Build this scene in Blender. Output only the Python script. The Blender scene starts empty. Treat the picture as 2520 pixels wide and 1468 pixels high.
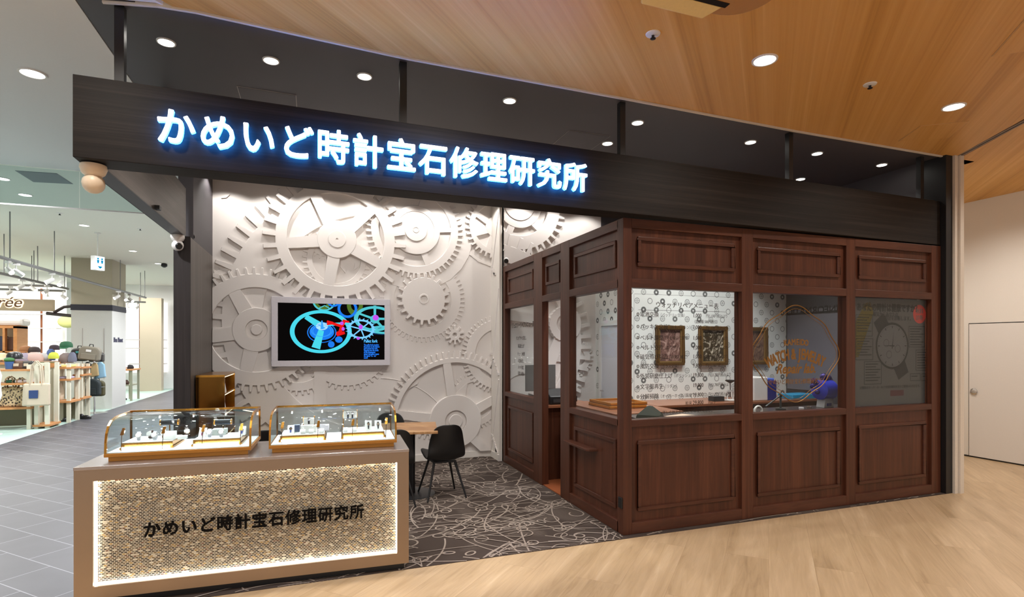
import bpy, bmesh, math, random
from mathutils import Vector, Matrix
R = math.radians; PI = math.pi
random.seed(7)
sc = bpy.context.scene
col = sc.collection

# ------------------------------------------------------------------ camera maths
F = 1346.0; CX = 1260.0; HY = 847.0; EYE = 1.6; YAW = R(19.85)
SN, CS = math.sin(YAW), math.cos(YAW)
def ray(x, y):
    u = (x-CX)/F; v = (y-HY)/F
    return (SN+u*CS, CS-u*SN, -v)
def at_y(x, y, Y):
    d = ray(x, y); t = Y/d[1]; return Vector((d[0]*t, Y, EYE+d[2]*t))
def at_x(x, y, X):
    d = ray(x, y); t = X/d[0]; return Vector((X, d[1]*t, EYE+d[2]*t))
def at_z(x, y, Z):
    d = ray(x, y); t = (Z-EYE)/d[2]; return Vector((d[0]*t, d[1]*t, Z))

# ------------------------------------------------------------------ materials
MATS = {}
def sr(c):
    return tuple(((v/255.0)/12.92 if v/255.0 <= .04045 else ((v/255.0+.055)/1.055)**2.4) for v in c)+(1,)
def base(name):
    m = bpy.data.materials.new(name); m.use_nodes = True
    nt = m.node_tree; b = nt.nodes['Principled BSDF']
    return m, nt, b
def N(nt, t, **kw):
    n = nt.nodes.new(t)
    for k, v in kw.items():
        if k in n.inputs: n.inputs[k].default_value = v
        else: setattr(n, k, v)
    return n
def L(nt, a, b): nt.links.new(a, b)
def plain(name, c, rough=.5, metal=0, bump=0, bscale=60, emit=None, estr=0, noise=.06, spec=None):
    if name in MATS: return MATS[name]
    m, nt, b = base(name)
    b.inputs['Roughness'].default_value = rough; b.inputs['Metallic'].default_value = metal
    if spec is not None: b.inputs['Specular IOR Level'].default_value = spec
    col_ = sr(c)
    tc = N(nt, 'ShaderNodeTexCoord')
    nz = N(nt, 'ShaderNodeTexNoise', Scale=bscale, Detail=3.0)
    L(nt, tc.outputs['Object'], nz.inputs['Vector'])
    mr = N(nt, 'ShaderNodeMapRange'); mr.inputs[3].default_value = 1-noise; mr.inputs[4].default_value = 1+noise
    L(nt, nz.outputs['Fac'], mr.inputs[0])
    mx = N(nt, 'ShaderNodeVectorMath', operation='SCALE'); mx.inputs[0].default_value = col_[:3]
    L(nt, mr.outputs[0], mx.inputs['Scale']); L(nt, mx.outputs[0], b.inputs['Base Color'])
    if bump:
        bp = N(nt, 'ShaderNodeBump', Strength=bump, Distance=.01)
        L(nt, nz.outputs['Fac'], bp.inputs['Height']); L(nt, bp.outputs[0], b.inputs['Normal'])
    if emit:
        b.inputs['Emission Color'].default_value = sr(emit); b.inputs['Emission Strength'].default_value = estr
    MATS[name] = m; return m
def glow(name, c, s):
    if name in MATS: return MATS[name]
    m, nt, b = base(name)
    b.inputs['Base Color'].default_value = (0, 0, 0, 1)
    b.inputs['Specular IOR Level'].default_value = 0
    b.inputs['Emission Color'].default_value = sr(c); b.inputs['Emission Strength'].default_value = s
    MATS[name] = m; return m
def ramp(nt, stops):
    r = N(nt, 'ShaderNodeValToRGB'); e = r.color_ramp.elements
    while len(e) < len(stops): e.new(.5)
    for i, (p, c) in enumerate(stops): e[i].position = p; e[i].color = sr(c)
    return r
def wood(name, stops, scale=(30, 30, 1.5), rot=0, rough=.45, coat=0, bump=.05, dist=.6, planks=None, streak=.5, spec=.4):
    """grain stretched along one axis; planks=(length, width) adds boards with joints"""
    if name in MATS: return MATS[name]
    m, nt, b = base(name)
    b.inputs['Roughness'].default_value = rough; b.inputs['Coat Weight'].default_value = coat
    b.inputs['Coat Roughness'].default_value = .2
    b.inputs['Specular IOR Level'].default_value = spec
    tc = N(nt, 'ShaderNodeTexCoord')
    rt = N(nt, 'ShaderNodeMapping'); rt.inputs['Rotation'].default_value = (0, 0, rot)
    L(nt, tc.outputs['Object'], rt.inputs['Vector'])
    mp = N(nt, 'ShaderNodeMapping'); mp.inputs['Scale'].default_value = scale
    vec = rt.outputs[0]
    brk = None
    if planks:
        brk = N(nt, 'ShaderNodeTexBrick', Scale=1.0)
        brk.inputs['Color1'].default_value = (0, 0, 0, 1); brk.inputs['Color2'].default_value = (1, 1, 1, 1)
        brk.inputs['Brick Width'].default_value = planks[0]; brk.inputs['Row Height'].default_value = planks[1]
        brk.inputs['Mortar Size'].default_value = planks[2]; brk.inputs['Bias'].default_value = 0
        brk.inputs['Mortar'].default_value = (.5, .5, .5, 1)
        L(nt, rt.outputs[0], brk.inputs['Vector'])
        ad = N(nt, 'ShaderNodeVectorMath', operation='MULTIPLY_ADD'); ad.inputs[1].default_value = (7.3, 3.1, 0)
        L(nt, brk.outputs['Color'], ad.inputs[0]); L(nt, rt.outputs[0], ad.inputs[2]); vec = ad.outputs[0]
    L(nt, vec, mp.inputs['Vector'])
    nz = N(nt, 'ShaderNodeTexNoise', Scale=1.0, Detail=6.0, Roughness=.62, Distortion=dist)
    L(nt, mp.outputs[0], nz.inputs['Vector'])
    mp2 = N(nt, 'ShaderNodeMapping'); mp2.inputs['Scale'].default_value = tuple(s*.23 for s in scale)
    L(nt, vec, mp2.inputs['Vector'])
    n2 = N(nt, 'ShaderNodeTexNoise', Scale=1.0, Detail=2.0, Distortion=dist)
    L(nt, mp2.outputs[0], n2.inputs['Vector'])
    mx = N(nt, 'ShaderNodeMix', data_type='FLOAT'); mx.inputs[0].default_value = streak
    L(nt, nz.outputs['Fac'], mx.inputs[2]); L(nt, n2.outputs['Fac'], mx.inputs[3])
    fac = mx.outputs[0]
    if planks:
        m3 = N(nt, 'ShaderNodeMath', operation='MULTIPLY_ADD'); m3.inputs[1].default_value = planks[3]
        sub = N(nt, 'ShaderNodeMath', operation='SUBTRACT'); sub.inputs[1].default_value = .5
        L(nt, brk.outputs['Color'], sub.inputs[0]); L(nt, sub.outputs[0], m3.inputs[0]); L(nt, fac, m3.inputs[2]); fac = m3.outputs[0]
    rp = ramp(nt, stops); L(nt, fac, rp.inputs[0])
    out = rp.outputs[0]
    if planks:
        jm = N(nt, 'ShaderNodeMix', data_type='RGBA', blend_type='MULTIPLY')
        jm.inputs[7].default_value = planks[4]
        L(nt, brk.outputs['Fac'], jm.inputs[0]); L(nt, out, jm.inputs[6]); out = jm.outputs[2]
    L(nt, out, b.inputs['Base Color'])
    if bump:
        bp = N(nt, 'ShaderNodeBump', Strength=bump, Distance=.01)
        L(nt, nz.outputs['Fac'], bp.inputs['Height']); L(nt, bp.outputs[0], b.inputs['Normal'])
    MATS[name] = m; return m
def glass(name, tint=(245, 250, 250), refl=1.0, rough=.0):
    if name in MATS: return MATS[name]
    m, nt, b = base(name); nt.nodes.remove(b)
    out = nt.nodes['Material Output']
    lw = N(nt, 'ShaderNodeLayerWeight', Blend=.5)
    fr = N(nt, 'ShaderNodeMath', operation='POWER'); fr.inputs[1].default_value = 5.0; L(nt, lw.outputs['Facing'], fr.inputs[0])
    k = N(nt, 'ShaderNodeMath', operation='MULTIPLY_ADD'); k.inputs[1].default_value = .8*refl; k.inputs[2].default_value = .035*refl
    L(nt, fr.outputs[0], k.inputs[0])
    t = N(nt, 'ShaderNodeBsdfTransparent'); t.inputs[0].default_value = sr(tint)
    g = N(nt, 'ShaderNodeBsdfGlossy', Roughness=rough)
    mx = N(nt, 'ShaderNodeMixShader')
    L(nt, k.outputs[0], mx.inputs[0]); L(nt, t.outputs[0], mx.inputs[1]); L(nt, g.outputs[0], mx.inputs[2])
    L(nt, mx.outputs[0], out.inputs['Surface'])
    MATS[name] = m; return m
def film(name, c, alpha):
    """printed film stuck on glass: partly see-through"""
    if name in MATS: return MATS[name]
    m, nt, b = base(name); out = nt.nodes['Material Output']
    b.inputs['Base Color'].default_value = sr(c); b.inputs['Roughness'].default_value = .6
    t = N(nt, 'ShaderNodeBsdfTransparent'); mx = N(nt, 'ShaderNodeMixShader'); mx.inputs[0].default_value = alpha
    L(nt, t.outputs[0], mx.inputs[1]); L(nt, b.outputs[0], mx.inputs[2]); L(nt, mx.outputs[0], out.inputs['Surface'])
    MATS[name] = m; return m

# ------------------------------------------------------------------ mesh building
def frame(loc=(0, 0, 0), rz=0): return Matrix.Translation(Vector(loc)) @ Matrix.Rotation(rz, 4, 'Z')
class MB:
    def __init__(s, M=None): s.v = []; s.f = []; s.m = []; s.M = M; s.slot = 0; s.raw = False
    def add(s, vs, fs):
        o = len(s.v)
        if s.M is not None: vs = [s.M @ Vector(v) for v in vs]
        s.v += [tuple(v) for v in vs]; s.f += [tuple(i+o for i in f) for f in fs]; s.m += [s.slot]*len(fs)
        return s
    def box(s, x0, x1, y0, y1, z0, z1):
        v = [(x, y, z) for z in (z0, z1) for y in (y0, y1) for x in (x0, x1)]
        return s.add(v, [(0, 2, 3, 1), (4, 5, 7, 6), (0, 1, 5, 4), (2, 6, 7, 3), (0, 4, 6, 2), (1, 3, 7, 5)])
    def prism(s, pts, vec):
        """closed polygon (3-D points) pushed along vec"""
        n = len(pts); vec = Vector(vec); a = [Vector(p) for p in pts]
        return s.add(a+[p+vec for p in a], [tuple(range(n))[::-1], tuple(range(n, 2*n))]+[(i, (i+1) % n, n+(i+1) % n, n+i) for i in range(n)])
    def tube(s, path, r, n=8, cap=True):
        P = [Vector(p) for p in path]; rs = r if isinstance(r, (list, tuple)) else [r]*len(P)
        vs = []; fs = []
        ref = None
        for i, p in enumerate(P):
            d = (P[min(i+1, len(P)-1)]-P[max(i-1, 0)]).normalized()
            if ref is None: ref = Vector((0, 0, 1)) if abs(d.z) < .9 else Vector((1, 0, 0))
            a = d.cross(ref).normalized(); b = a.cross(d).normalized(); ref = b
            for k in range(n):
                t = 2*PI*k/n; vs.append(p+(a*math.cos(t)+b*math.sin(t))*rs[i])
        for i in range(len(P)-1):
            for k in range(n):
                fs.append((i*n+k, i*n+(k+1) % n, (i+1)*n+(k+1) % n, (i+1)*n+k))
        if cap: fs += [tuple(range(n))[::-1], tuple(range((len(P)-1)*n, len(P)*n))]
        return s.add(vs, fs)
    def lathe(s, prof, c=(0, 0, 0), n=20, axis=None, sx=1, sy=1):
        """prof = [(r, z)] turned about the vertical (or about axis) through c"""
        c = Vector(c); vs = []; fs = []
        q = Matrix.Identity(3)
        if axis is not None: q = Vector((0, 0, 1)).rotation_difference(Vector(axis)).to_matrix()
        for r, z in prof:
            for k in range(n):
                t = 2*PI*k/n; vs.append(c+q @ Vector((r*math.cos(t)*sx, r*math.sin(t)*sy, z)))
        m = len(prof)
        for i in range(m-1):
            for k in range(n): fs.append((i*n+k, i*n+(k+1) % n, (i+1)*n+(k+1) % n, (i+1)*n+k))
        if prof[0][0] > 1e-6 and abs(prof[0][1]-prof[1][1]) > 1e-7: fs.append(tuple(range(n))[::-1])
        if prof[-1][0] > 1e-6 and abs(prof[-1][1]-prof[-2][1]) > 1e-7: fs.append(tuple(range((m-1)*n, m*n)))
        return s.add(vs, fs)
    def ball(s, c, rx, ry=None, rz=None, n=14, m=8):
        ry = ry or rx; rz = rz or rx
        return s.lathe([(math.sin(PI*i/m)*1.0, -math.cos(PI*i/m)*rz) for i in range(m+1)], c, n, None, rx, ry)
    def rbox(s, x0, x1, y0, y1, z0, z1, r=.03, n=4):
        """box with rounded vertical corners"""
        pts = []
        for cx, cy, a0 in ((x1-r, y1-r, 0), (x0+r, y1-r, 90), (x0+r, y0+r, 180), (x1-r, y0+r, 270)):
            for k in range(n+1):
                t = R(a0+90*k/n); pts.append((cx+r*math.cos(t), cy+r*math.sin(t), z0))
        return s.prism(pts, (0, 0, z1-z0))
    def build(s, name, mat, parent=None, smooth=False, local=False, bevel=0, flip=False):
        me = bpy.data.meshes.new(name)
        vs = s.v
        if parent is not None and not local:
            t = parent
            while t.parent is not None: t = t.parent
            inv = frame(t.location, t.rotation_euler[2]).inverted()
            vs = [tuple(inv @ Vector(v)) for v in vs]
        me.from_pydata(vs, [], s.f)
        for m in (mat if isinstance(mat, (list, tuple)) else [mat]): me.materials.append(m)
        for p, i in zip(me.polygons, s.m): p.material_index = i
        bm = bmesh.new(); bm.from_mesh(me)
        if not s.raw:
            bmesh.ops.remove_doubles(bm, verts=bm.verts, dist=1e-6)
            bmesh.ops.recalc_face_normals(bm, faces=bm.faces)
        bm.to_mesh(me); bm.free()
        if smooth:
            for p in me.polygons: p.use_smooth = True
            me.set_sharp_from_angle(angle=R(38))
        o = bpy.data.objects.new(name, me); col.objects.link(o)
        if parent is not None: o.parent = parent
        if bevel:
            b = o.modifiers.new('edge', 'BEVEL'); b.width = bevel; b.segments = 2; b.limit_method = 'ANGLE'; b.angle_limit = R(50)
        return o
def tag(o, label=None, cat=None, group=None, kind=None):
    if label: o['label'] = label
    if cat: o['category'] = cat
    if group: o['group'] = group
    if kind: o['kind'] = kind
    return o
def thing(name, label, cat, loc=(0, 0, 0), rz=0, group=None):
    o = bpy.data.objects.new(name, None); col.objects.link(o)
    o.location = loc; o.rotation_euler = (0, 0, rz); o.empty_display_size = .1
    return tag(o, label, cat, group)
def kids(o): return [c for c in bpy.data.objects if c.parent == o]
def copy_tree(o, parent=None):
    c = o.copy(); col.objects.link(c)
    c.parent = parent
    for ch in list(o.children): copy_tree(ch, c)
    return c
def dup(root, loc, rz=0, label=None, group=None):
    c = copy_tree(root); c.location = loc; c.rotation_euler = (0, 0, rz)
    if label: c['label'] = label
    if group: c['group'] = group
    return c
def struct(name, b, mat, label=None, **k):
    o = b.build(name, mat, None, **k); tag(o, label, None, None, 'structure'); return o
_fonts = {}
def text_mb(mb, body, size, origin, right, up, depth=.002, fat=0.0, align='LEFT', sx=1.0, spacing=1.0, res=3, shear=0):
    """lettering as real mesh, laid in the plane (right, up) at origin, standing out along right x up"""
    c = bpy.data.curves.new('t', 'FONT'); c.body = body; c.size = size; c.extrude = depth/2
    c.align_x = align; c.resolution_u = res; c.space_character = spacing; c.shear = shear
    o = bpy.data.objects.new('t', c); col.objects.link(o)
    dg = bpy.context.evaluated_depsgraph_get(); dg.update()
    me = bpy.data.meshes.new_from_object(o.evaluated_get(dg))
    right = Vector(right).normalized(); up = Vector(up).normalized(); nrm = right.cross(up); og = Vector(origin)
    mb.raw = True
    k = 0 if fat <= 0 else 2 if size < .07 else 8
    for j in range(max(k, 1)):   # heavier weights: the outline swept round a small circle
        dx, dy = (fat*math.cos(2*PI*j/k), fat*math.sin(2*PI*j/k)) if k else (0, 0)
        mb.add([og+right*(v.co.x*sx+dx)+up*(v.co.y+dy)+nrm*(v.co.z+depth/2+j*4e-5) for v in me.vertices], [tuple(p.vertices) for p in me.polygons])
    bpy.data.objects.remove(o); bpy.data.curves.remove(c); bpy.data.meshes.remove(me)
    return mb
def spot(name, loc, aim, w, size=120, blend=.6, c=(1, .93, .84), rad=.05):
    l = bpy.data.lights.new(name, 'SPOT'); l.energy = w; l.spot_size = R(size); l.spot_blend = blend; l.color = c; l.shadow_soft_size = rad
    o = bpy.data.objects.new(name, l); col.objects.link(o); o.location = loc
    o.rotation_euler = (Vector(aim)-Vector(loc)).to_track_quat('-Z', 'Y').to_euler()
    return o
def area(name, loc, aim, w, sx, sy, c=(1, .95, .88), spread=180, roll=0):
    l = bpy.data.lights.new(name, 'AREA'); l.shape = 'RECTANGLE'; l.size = sx; l.size_y = sy; l.energy = w; l.color = c; l.spread = R(spread)
    o = bpy.data.objects.new(name, l); col.objects.link(o); o.location = loc
    d = (Vector(aim)-Vector(loc)).normalized()
    # local X (size) kept along roll direction
    z = -d; x = Vector((math.cos(roll), math.sin(roll), 0)) if not isinstance(roll, Vector) else roll
    x = (x-z*x.dot(z)).normalized(); y = z.cross(x)
    o.rotation_euler = Matrix((x, y, z)).transposed().to_euler()
    return o

# ------------------------------------------------------------------ shared materials
M_WALNUT = wood('walnut', [(.2, (42, 21, 13)), (.5, (75, 41, 27)), (.8, (106, 62, 43))], (42, 42, 1.6), rough=.38, spec=.35)
M_WALNUT_H = wood('walnut_rail', [(.2, (50, 27, 18)), (.5, (75, 42, 29)), (.8, (96, 57, 40))], (4, 4, 30), rough=.38, spec=.35)
M_BEAM = wood('black_wood', [(.25, (15, 12, 10)), (.5, (29, 24, 21)), (.75, (50, 43, 38))], (1.3, 30, 90), rough=.6, spec=.2, dist=.3)
M_GREYWOOD = wood('grey_wood', [(.25, (70, 63, 59)), (.55, (92, 84, 79)), (.8, (112, 103, 97))], (60, 60, .9), rough=.42, spec=.4, dist=.3)
M_GREYWOOD_H = wood('grey_wood_level', [(.25, (70, 63, 59)), (.55, (92, 84, 79)), (.8, (112, 103, 97))], (60, .9, 60), rough=.42, spec=.4, dist=.3)
M_CEILWOOD = wood('ceiling_wood', [(.25, (174, 124, 60)), (.45, (206, 154, 84)), (.58, (214, 164, 96)), (.75, (232, 188, 126))], (.45, 44, 10), rot=R(-45), rough=.45, spec=.25, dist=.2, streak=.6)
M_FLOORWOOD = wood('floor_wood', [(.2, (130, 106, 78)), (.42, (174, 148, 114)), (.6, (192, 166, 132)), (.82, (220, 200, 168))], (1.3, 16, 1), rot=R(-45), rough=.34, spec=.45, bump=.02, dist=1.8,
                   planks=(1.8, .3, .0014, .07, (.78, .74, .70, 1)), streak=.5)
M_WHITE = plain('white_plaster', (226, 220, 212), .75, bump=.05, bscale=80, noise=.02)
M_RELIEF = plain('relief_white', (224, 218, 213), .7, bump=.04, bscale=120, noise=.015)
M_MALLCEIL = plain('mall_ceiling', (226, 224, 224), .85, noise=.02)
M_BLACKCEIL = plain('black_ceiling', (70, 66, 69), .55, noise=.05, bump=.02, bscale=200)
M_BLACK = plain('black_paint', (20, 19, 20), .45)
M_BLACKP = plain('black_plastic', (17, 17, 18), .42, bump=.03, bscale=300)
M_STEEL = plain('brushed_steel', (190, 180, 172), .3, 1.0)
M_CHROME = plain('chrome', (215, 215, 218), .12, 1.0)
M_BRASS = plain('brass', (186, 132, 56), .24, 1.0)
M_BRASSD = plain('brass_dark', (120, 78, 28), .16, 1.0)
M_GLASS = glass('clear_glass', (246, 249, 249), .6)
M_CASEGLASS = glass('case_glass', (244, 249, 250), .8)
M_LAMP = glow('lamp_lens', (255, 246, 232), 9)
M_LAMPC = glow('lamp_lens_cool', (240, 246, 255), 8)
M_TRIMW = plain('white_metal', (225, 222, 218), .4)
M_CREAM = plain('cream_metal', (212, 203, 190), .5)
# ------------------------------------------------------------------ the shell
ZC = 3.63
def poly(pts, z): return [(x, y, z) for x, y in pts]
def slab(pts, z0, z1):
    b = MB(); b.prism(poly(pts, z0), (0, 0, z1-z0)); return b
# floors: pale wood concourse, grey tile mall street (both laid at 45 degrees), mint shop floor, carpet, brown shop boards
WL = -5.77   # wood lies where x - y > WL
struct('floor_wood', slab([(-9.8, -4.0), (-4.0, -9.8), (14, -9.8), (14, 9), (6.6, 9), (6.6, 3.95), (-1.34, 3.95), (-1.34, 3.98), (-1.79, 3.98)], -.08, 0), M_FLOORWOOD)
def tile_mat():
    m, nt, b = base('grey_tile')
    b.inputs['Roughness'].default_value = .42
    tc = N(nt, 'ShaderNodeTexCoord'); mp = N(nt, 'ShaderNodeMapping'); mp.inputs['Rotation'].default_value = (0, 0, R(45))
    mp.inputs['Location'].default_value = (.2, -.06, 0)
    L(nt, tc.outputs['Object'], mp.inputs['Vector'])
    br = N(nt, 'ShaderNodeTexBrick', Scale=1.0)
    for k, v in (('Color1', sr((72, 71, 76))), ('Color2', sr((81, 80, 85))), ('Mortar', sr((140, 140, 146)))): br.inputs[k].default_value = v
    for k, v in (('Brick Width', .6), ('Row Height', .3), ('Mortar Size', .0035), ('Mortar Smooth', .2)): br.inputs[k].default_value = v
    L(nt, mp.outputs[0], br.inputs['Vector'])
    nz = N(nt, 'ShaderNodeTexNoise', Scale=5.0, Detail=6.0); L(nt, tc.outputs['Object'], nz.inputs['Vector'])
    mr = N(nt, 'ShaderNodeMapRange'); mr.inputs[3].default_value = .85; mr.inputs[4].default_value = 1.15; L(nt, nz.outputs['Fac'], mr.inputs[0])
    sc_ = N(nt, 'ShaderNodeVectorMath', operation='SCALE'); L(nt, br.outputs['Color'], sc_.inputs[0]); L(nt, mr.outputs[0], sc_.inputs['Scale'])
    L(nt, sc_.outputs[0], b.inputs['Base Color']); return m
struct('floor_tile', slab([(-9.8, -4.0), (-1.82, 3.95), (-1.32, 3.95), (-1.32, 23), (-4.73, 23), (-4.73, -4.0)][0:1]+[(-1.82, 3.98), (-1.34, 3.98), (-1.34, 23.4), (-4.73, 23.4), (-4.73, 3), (-9.8, 3)], -.08, -.001), tile_mat())
struct('floor_mint', slab([(-4.73, 3), (-4.73, 23.4), (-16, 23.4), (-16, 3)], -.08, -.0005), plain('mint_floor', (172, 196, 186), .45))
# carpet with its woven scrolls
def carpet():
    b = MB()
    x0, x1, y0, y1 = -1.34, 2.415, 3.91, 7.48
    b.prism([(x0, y0, -.06), (6.46, y0+.02, -.06), (6.46, 4.06, -.06), (2.5, 4.06, -.06), (2.5, 7.1, -.06), (2.44, 7.1, -.06), (2.44, y1, -.06), (x0, y1, -.06)], (0, 0, .064))
    b.slot = 1
    rr = random.Random(11)
    def inside(p): return (x0 < p[0] < x1 and y0 < p[1] < y1) or (x1 <= p[0] < 6.45 and y0+.02 < p[1] < 3.965)
    zc = [.0043]
    def ribbon(pts, w):
        run = []; zc[0] += 1.2e-5
        for p in pts+[None]:
            if p is not None and inside(p): run.append(p); continue
            if len(run) > 2:
                vs = []; 
                for i, q in enumerate(run):
                    a = run[max(i-1, 0)]; c = run[min(i+1, len(run)-1)]
                    d = Vector((c[0]-a[0], c[1]-a[1])); d.normalize()
                    zq = zc[0]+i*3e-6; vs += [(q[0]-d.y*w, q[1]+d.x*w, zq), (q[0]+d.y*w, q[1]-d.x*w, zq)]
                b.add(vs, [(2*i, 2*i+1, 2*i+3, 2*i+2) for i in range(len(run)-1)])
            run = []
    for k in range(480):
        cx = rr.uniform(-1.4, 6.4) if k % 4 == 0 else rr.uniform(-.2, 2.5); cy = rr.uniform(3.7, 7.5) if cx < 2.6 else rr.uniform(3.85, 4.0)
        a = rr.uniform(0, 2*PI); kind = rr.random(); w = rr.uniform(.0045, .0075)
        pts = []; x, y = cx, cy
        if kind < .45:      # long sweep ending in a loop
            c0 = rr.uniform(-1.5, 1.5); c1 = rr.choice((-1, 1))*rr.uniform(14, 26); n = 46
            for i in range(n):
                pts.append((x, y)); s = i/n
                kx = c0 if s < .55 else c0+(c1-c0)*(s-.55)/.25 if s < .8 else c1
                a += kx*.022; x += .022*math.cos(a); y += .022*math.sin(a)
        elif kind < .75:    # sheaf line, nearly straight
            c0 = rr.uniform(-1.8, 1.8)
            a = rr.gauss(.15, .35)+rr.choice((0, PI))
            for i in range(30): pts.append((x, y)); a += c0*.024; x += .024*math.cos(a); y += .024*math.sin(a)
            w *= .75
        else:               # ring or drop
            r = rr.uniform(.04, .13); e = rr.uniform(.5, 1)
            for i in range(27):
                t = 2*PI*i/26*rr.choice((1, 1)); pts.append((cx+r*math.cos(t)*math.cos(a)-r*e*math.sin(t)*math.sin(a), cy+r*math.cos(t)*math.sin(a)+r*e*math.sin(t)*math.cos(a)))
        ribbon(pts, w)
    m, nt, bs = base('carpet_pile'); bs.inputs['Roughness'].default_value = .95; bs.inputs['Specular IOR Level'].default_value = .1
    tc = N(nt, 'ShaderNodeTexCoord')
    wv = N(nt, 'ShaderNodeTexWave', Scale=26.0, Distortion=1.5); wv.bands_direction = 'DIAGONAL'; L(nt, tc.outputs['Object'], wv.inputs['Vector'])
    nz = N(nt, 'ShaderNodeTexNoise', Scale=1.6, Detail=2.0); L(nt, tc.outputs['Object'], nz.inputs['Vector'])
    st = N(nt, 'ShaderNodeMapRange'); st.inputs[1].default_value = .52; st.inputs[2].default_value = .58; L(nt, nz.outputs['Fac'], st.inputs[0])
    pw = N(nt, 'ShaderNodeMath', operation='GREATER_THAN'); pw.inputs[1].default_value = .72; L(nt, wv.outputs['Fac'], pw.inputs[0])
    mu = N(nt, 'ShaderNodeMath', operation='MULTIPLY'); L(nt, pw.outputs[0], mu.inputs[0]); L(nt, st.outputs[0], mu.inputs[1])
    mx = N(nt, 'ShaderNodeMix', data_type='RGBA'); mx.inputs[6].default_value = sr((66, 57, 52)); mx.inputs[7].default_value = sr((100, 90, 83))
    L(nt, mu.outputs[0], mx.inputs[0]); L(nt, mx.outputs[2], bs.inputs['Base Color'])
    m2 = plain('carpet_scroll', (146, 134, 124), .95, spec=.1)
    struct('floor_carpet', b, [m, m2], 'dark brown carpet with pale scrolls')
carpet()
struct('floor_booth', slab([(2.52, 4.09), (6.6, 4.09), (6.6, 7.1), (2.52, 7.1), (2.52, 5.714), (2.44, 5.714), (2.44, 5.224), (2.52, 5.224)], -.06, .012), wood('brown_boards', [(.2, (92, 48, 26)), (.5, (128, 70, 40)), (.8, (150, 88, 54))], (1.5, 22, 1), rough=.4))
# ceilings
TR = [(-1.18, 3.856), (-.888, 3.79), (-.683, 3.781), (.61, 3.889), (2.425, 3.92), (4.286, 3.965), (6.56, 3.962)]
struct('ceiling_wood', slab([(-.80, 3.79), (-.683, 3.778), (.61, 3.886), (2.425, 3.917), (4.286, 3.962), (6.54, 3.958), (6.0, 3.045), (1.8, -4.5), (-9.1, -4.5)], ZC, ZC+.08), M_CEILWOOD)
struct('ceiling_wood_side', slab([(6.56, 3.985), (6.62, 3.958), (6.08, 3.045), (1.88, -4.5), (13, -4.5), (13, 9), (6.56, 9)], ZC, ZC+.08), M_CEILWOOD)
b = MB(); b.prism([(6.54, 3.96, ZC+.002), (6.64, 3.99, ZC+.002), (1.88, -4.5, ZC+.002), (1.8, -4.5, ZC+.002)], (0, 0, .04))
b.prism([(6.572, 3.96, ZC-.004), (6.59, 3.96, ZC-.004), (1.85, -4.5, ZC-.004), (1.832, -4.5, ZC-.002)], (0, 0, .03))
struct('trim_1', b, plain('shutter_track', (120, 104, 92), .5))
b = MB()
for i in range(len(TR)-1):
    (xa, ya), (xb, yb) = TR[i], TR[i+1]
    b.prism([(xa, ya, ZC-.012), (xb, yb, ZC-.012), (xb, yb+.02, ZC-.012), (xa, ya+.02, ZC-.012)], (0, 0, .03))
struct('trim_2', b, M_CREAM)
struct('ceiling_shop', slab([(-1.321, 3.86), (-.888, 3.80), (-.683, 3.79), (.61, 3.90), (2.425, 3.93), (4.286, 3.975), (6.5, 3.975), (6.9, 3.97), (6.9, 7.7), (-1.321, 7.7)], ZC, ZC+.08), M_BLACKCEIL)
struct('ceiling_mall', slab([(-1.33, 7.75), (-1.33, 3.865), (-.89, 3.78), (-.84, 3.80), (-9.1, -4.5), (-16, -4.5), (-16, 7.75)], ZC+.001, ZC+.08), M_MALLCEIL)
b = slab([(-1.33, 7.75), (-1.33, 23.4), (-16, 23.4), (-16, 7.75)], 3.72, 3.8); struct('ceiling_mall_far', b, plain('mall_ceiling_far', (226, 224, 214), .85, noise=.02))
struct('ceiling_timber', slab([(-16, 12.5), (-7.0, 12.5), (-7.6, 14.6), (-16, 14.6)], 3.66, 3.72), plain('timber_soffit', (206, 176, 128), .6))
# smoke curtain of clear glass hanging across the mall ceiling
t = thing('smoke_curtain', 'clear glass smoke curtain hanging from the white mall ceiling', 'glass screen', (-3.5, 7.78, 3.2))
for x0, x1 in ((-9.5, -6.6), (-6.6, -3.72), (-3.72, -2.6), (-2.6, -1.34)):
    MB().box(x0+.004, x1-.004, 7.775, 7.785, 3.2, ZC).build('glass_panel', glass('smoke_glass', (232, 240, 240), .6), t)
MB().box(-9.5, -1.34, 7.77, 7.79, 3.185, 3.2).build('bottom_rail', M_TRIMW, t)
# walls
WY = 7.48
struct('wall_back', MB().box(-1.2, 2.39, WY, WY+.2, 0, ZC), M_RELIEF)
struct('wall_return', MB().box(2.38, 2.44, 7.1, WY+.2, 0, ZC), M_WHITE)
struct('wall_booth_rear', MB().box(2.42, 3.95, 7.1, 7.3, 0, ZC), M_RELIEF)
struct('baseboard_back', MB().box(-.88, 2.38, WY-.012, WY, 0, .09).box(2.366, 2.38, 7.1, WY, 0, .09), M_WHITE)
# side wall of the shop, its dark end and the return of the fascia above it
b = MB(); b.box(-1.30, -1.165, 6.21, 7.68, 0, 2.67)
struct('wall_left', b, M_GREYWOOD)
struct('wall_left_end', MB().box(-1.305, -1.158, 6.19, 6.21, 0, 2.67), wood('black_wood_upright', [(.25, (25, 20, 19)), (.55, (41, 35, 33)), (.8, (58, 51, 48))], (55, 55, 1.3), rough=.5, spec=.3))
struct('wall_left_upper', MB().box(-1.30, -1.165, 6.36, 7.68, 2.671, ZC), M_BLACKCEIL)
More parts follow.
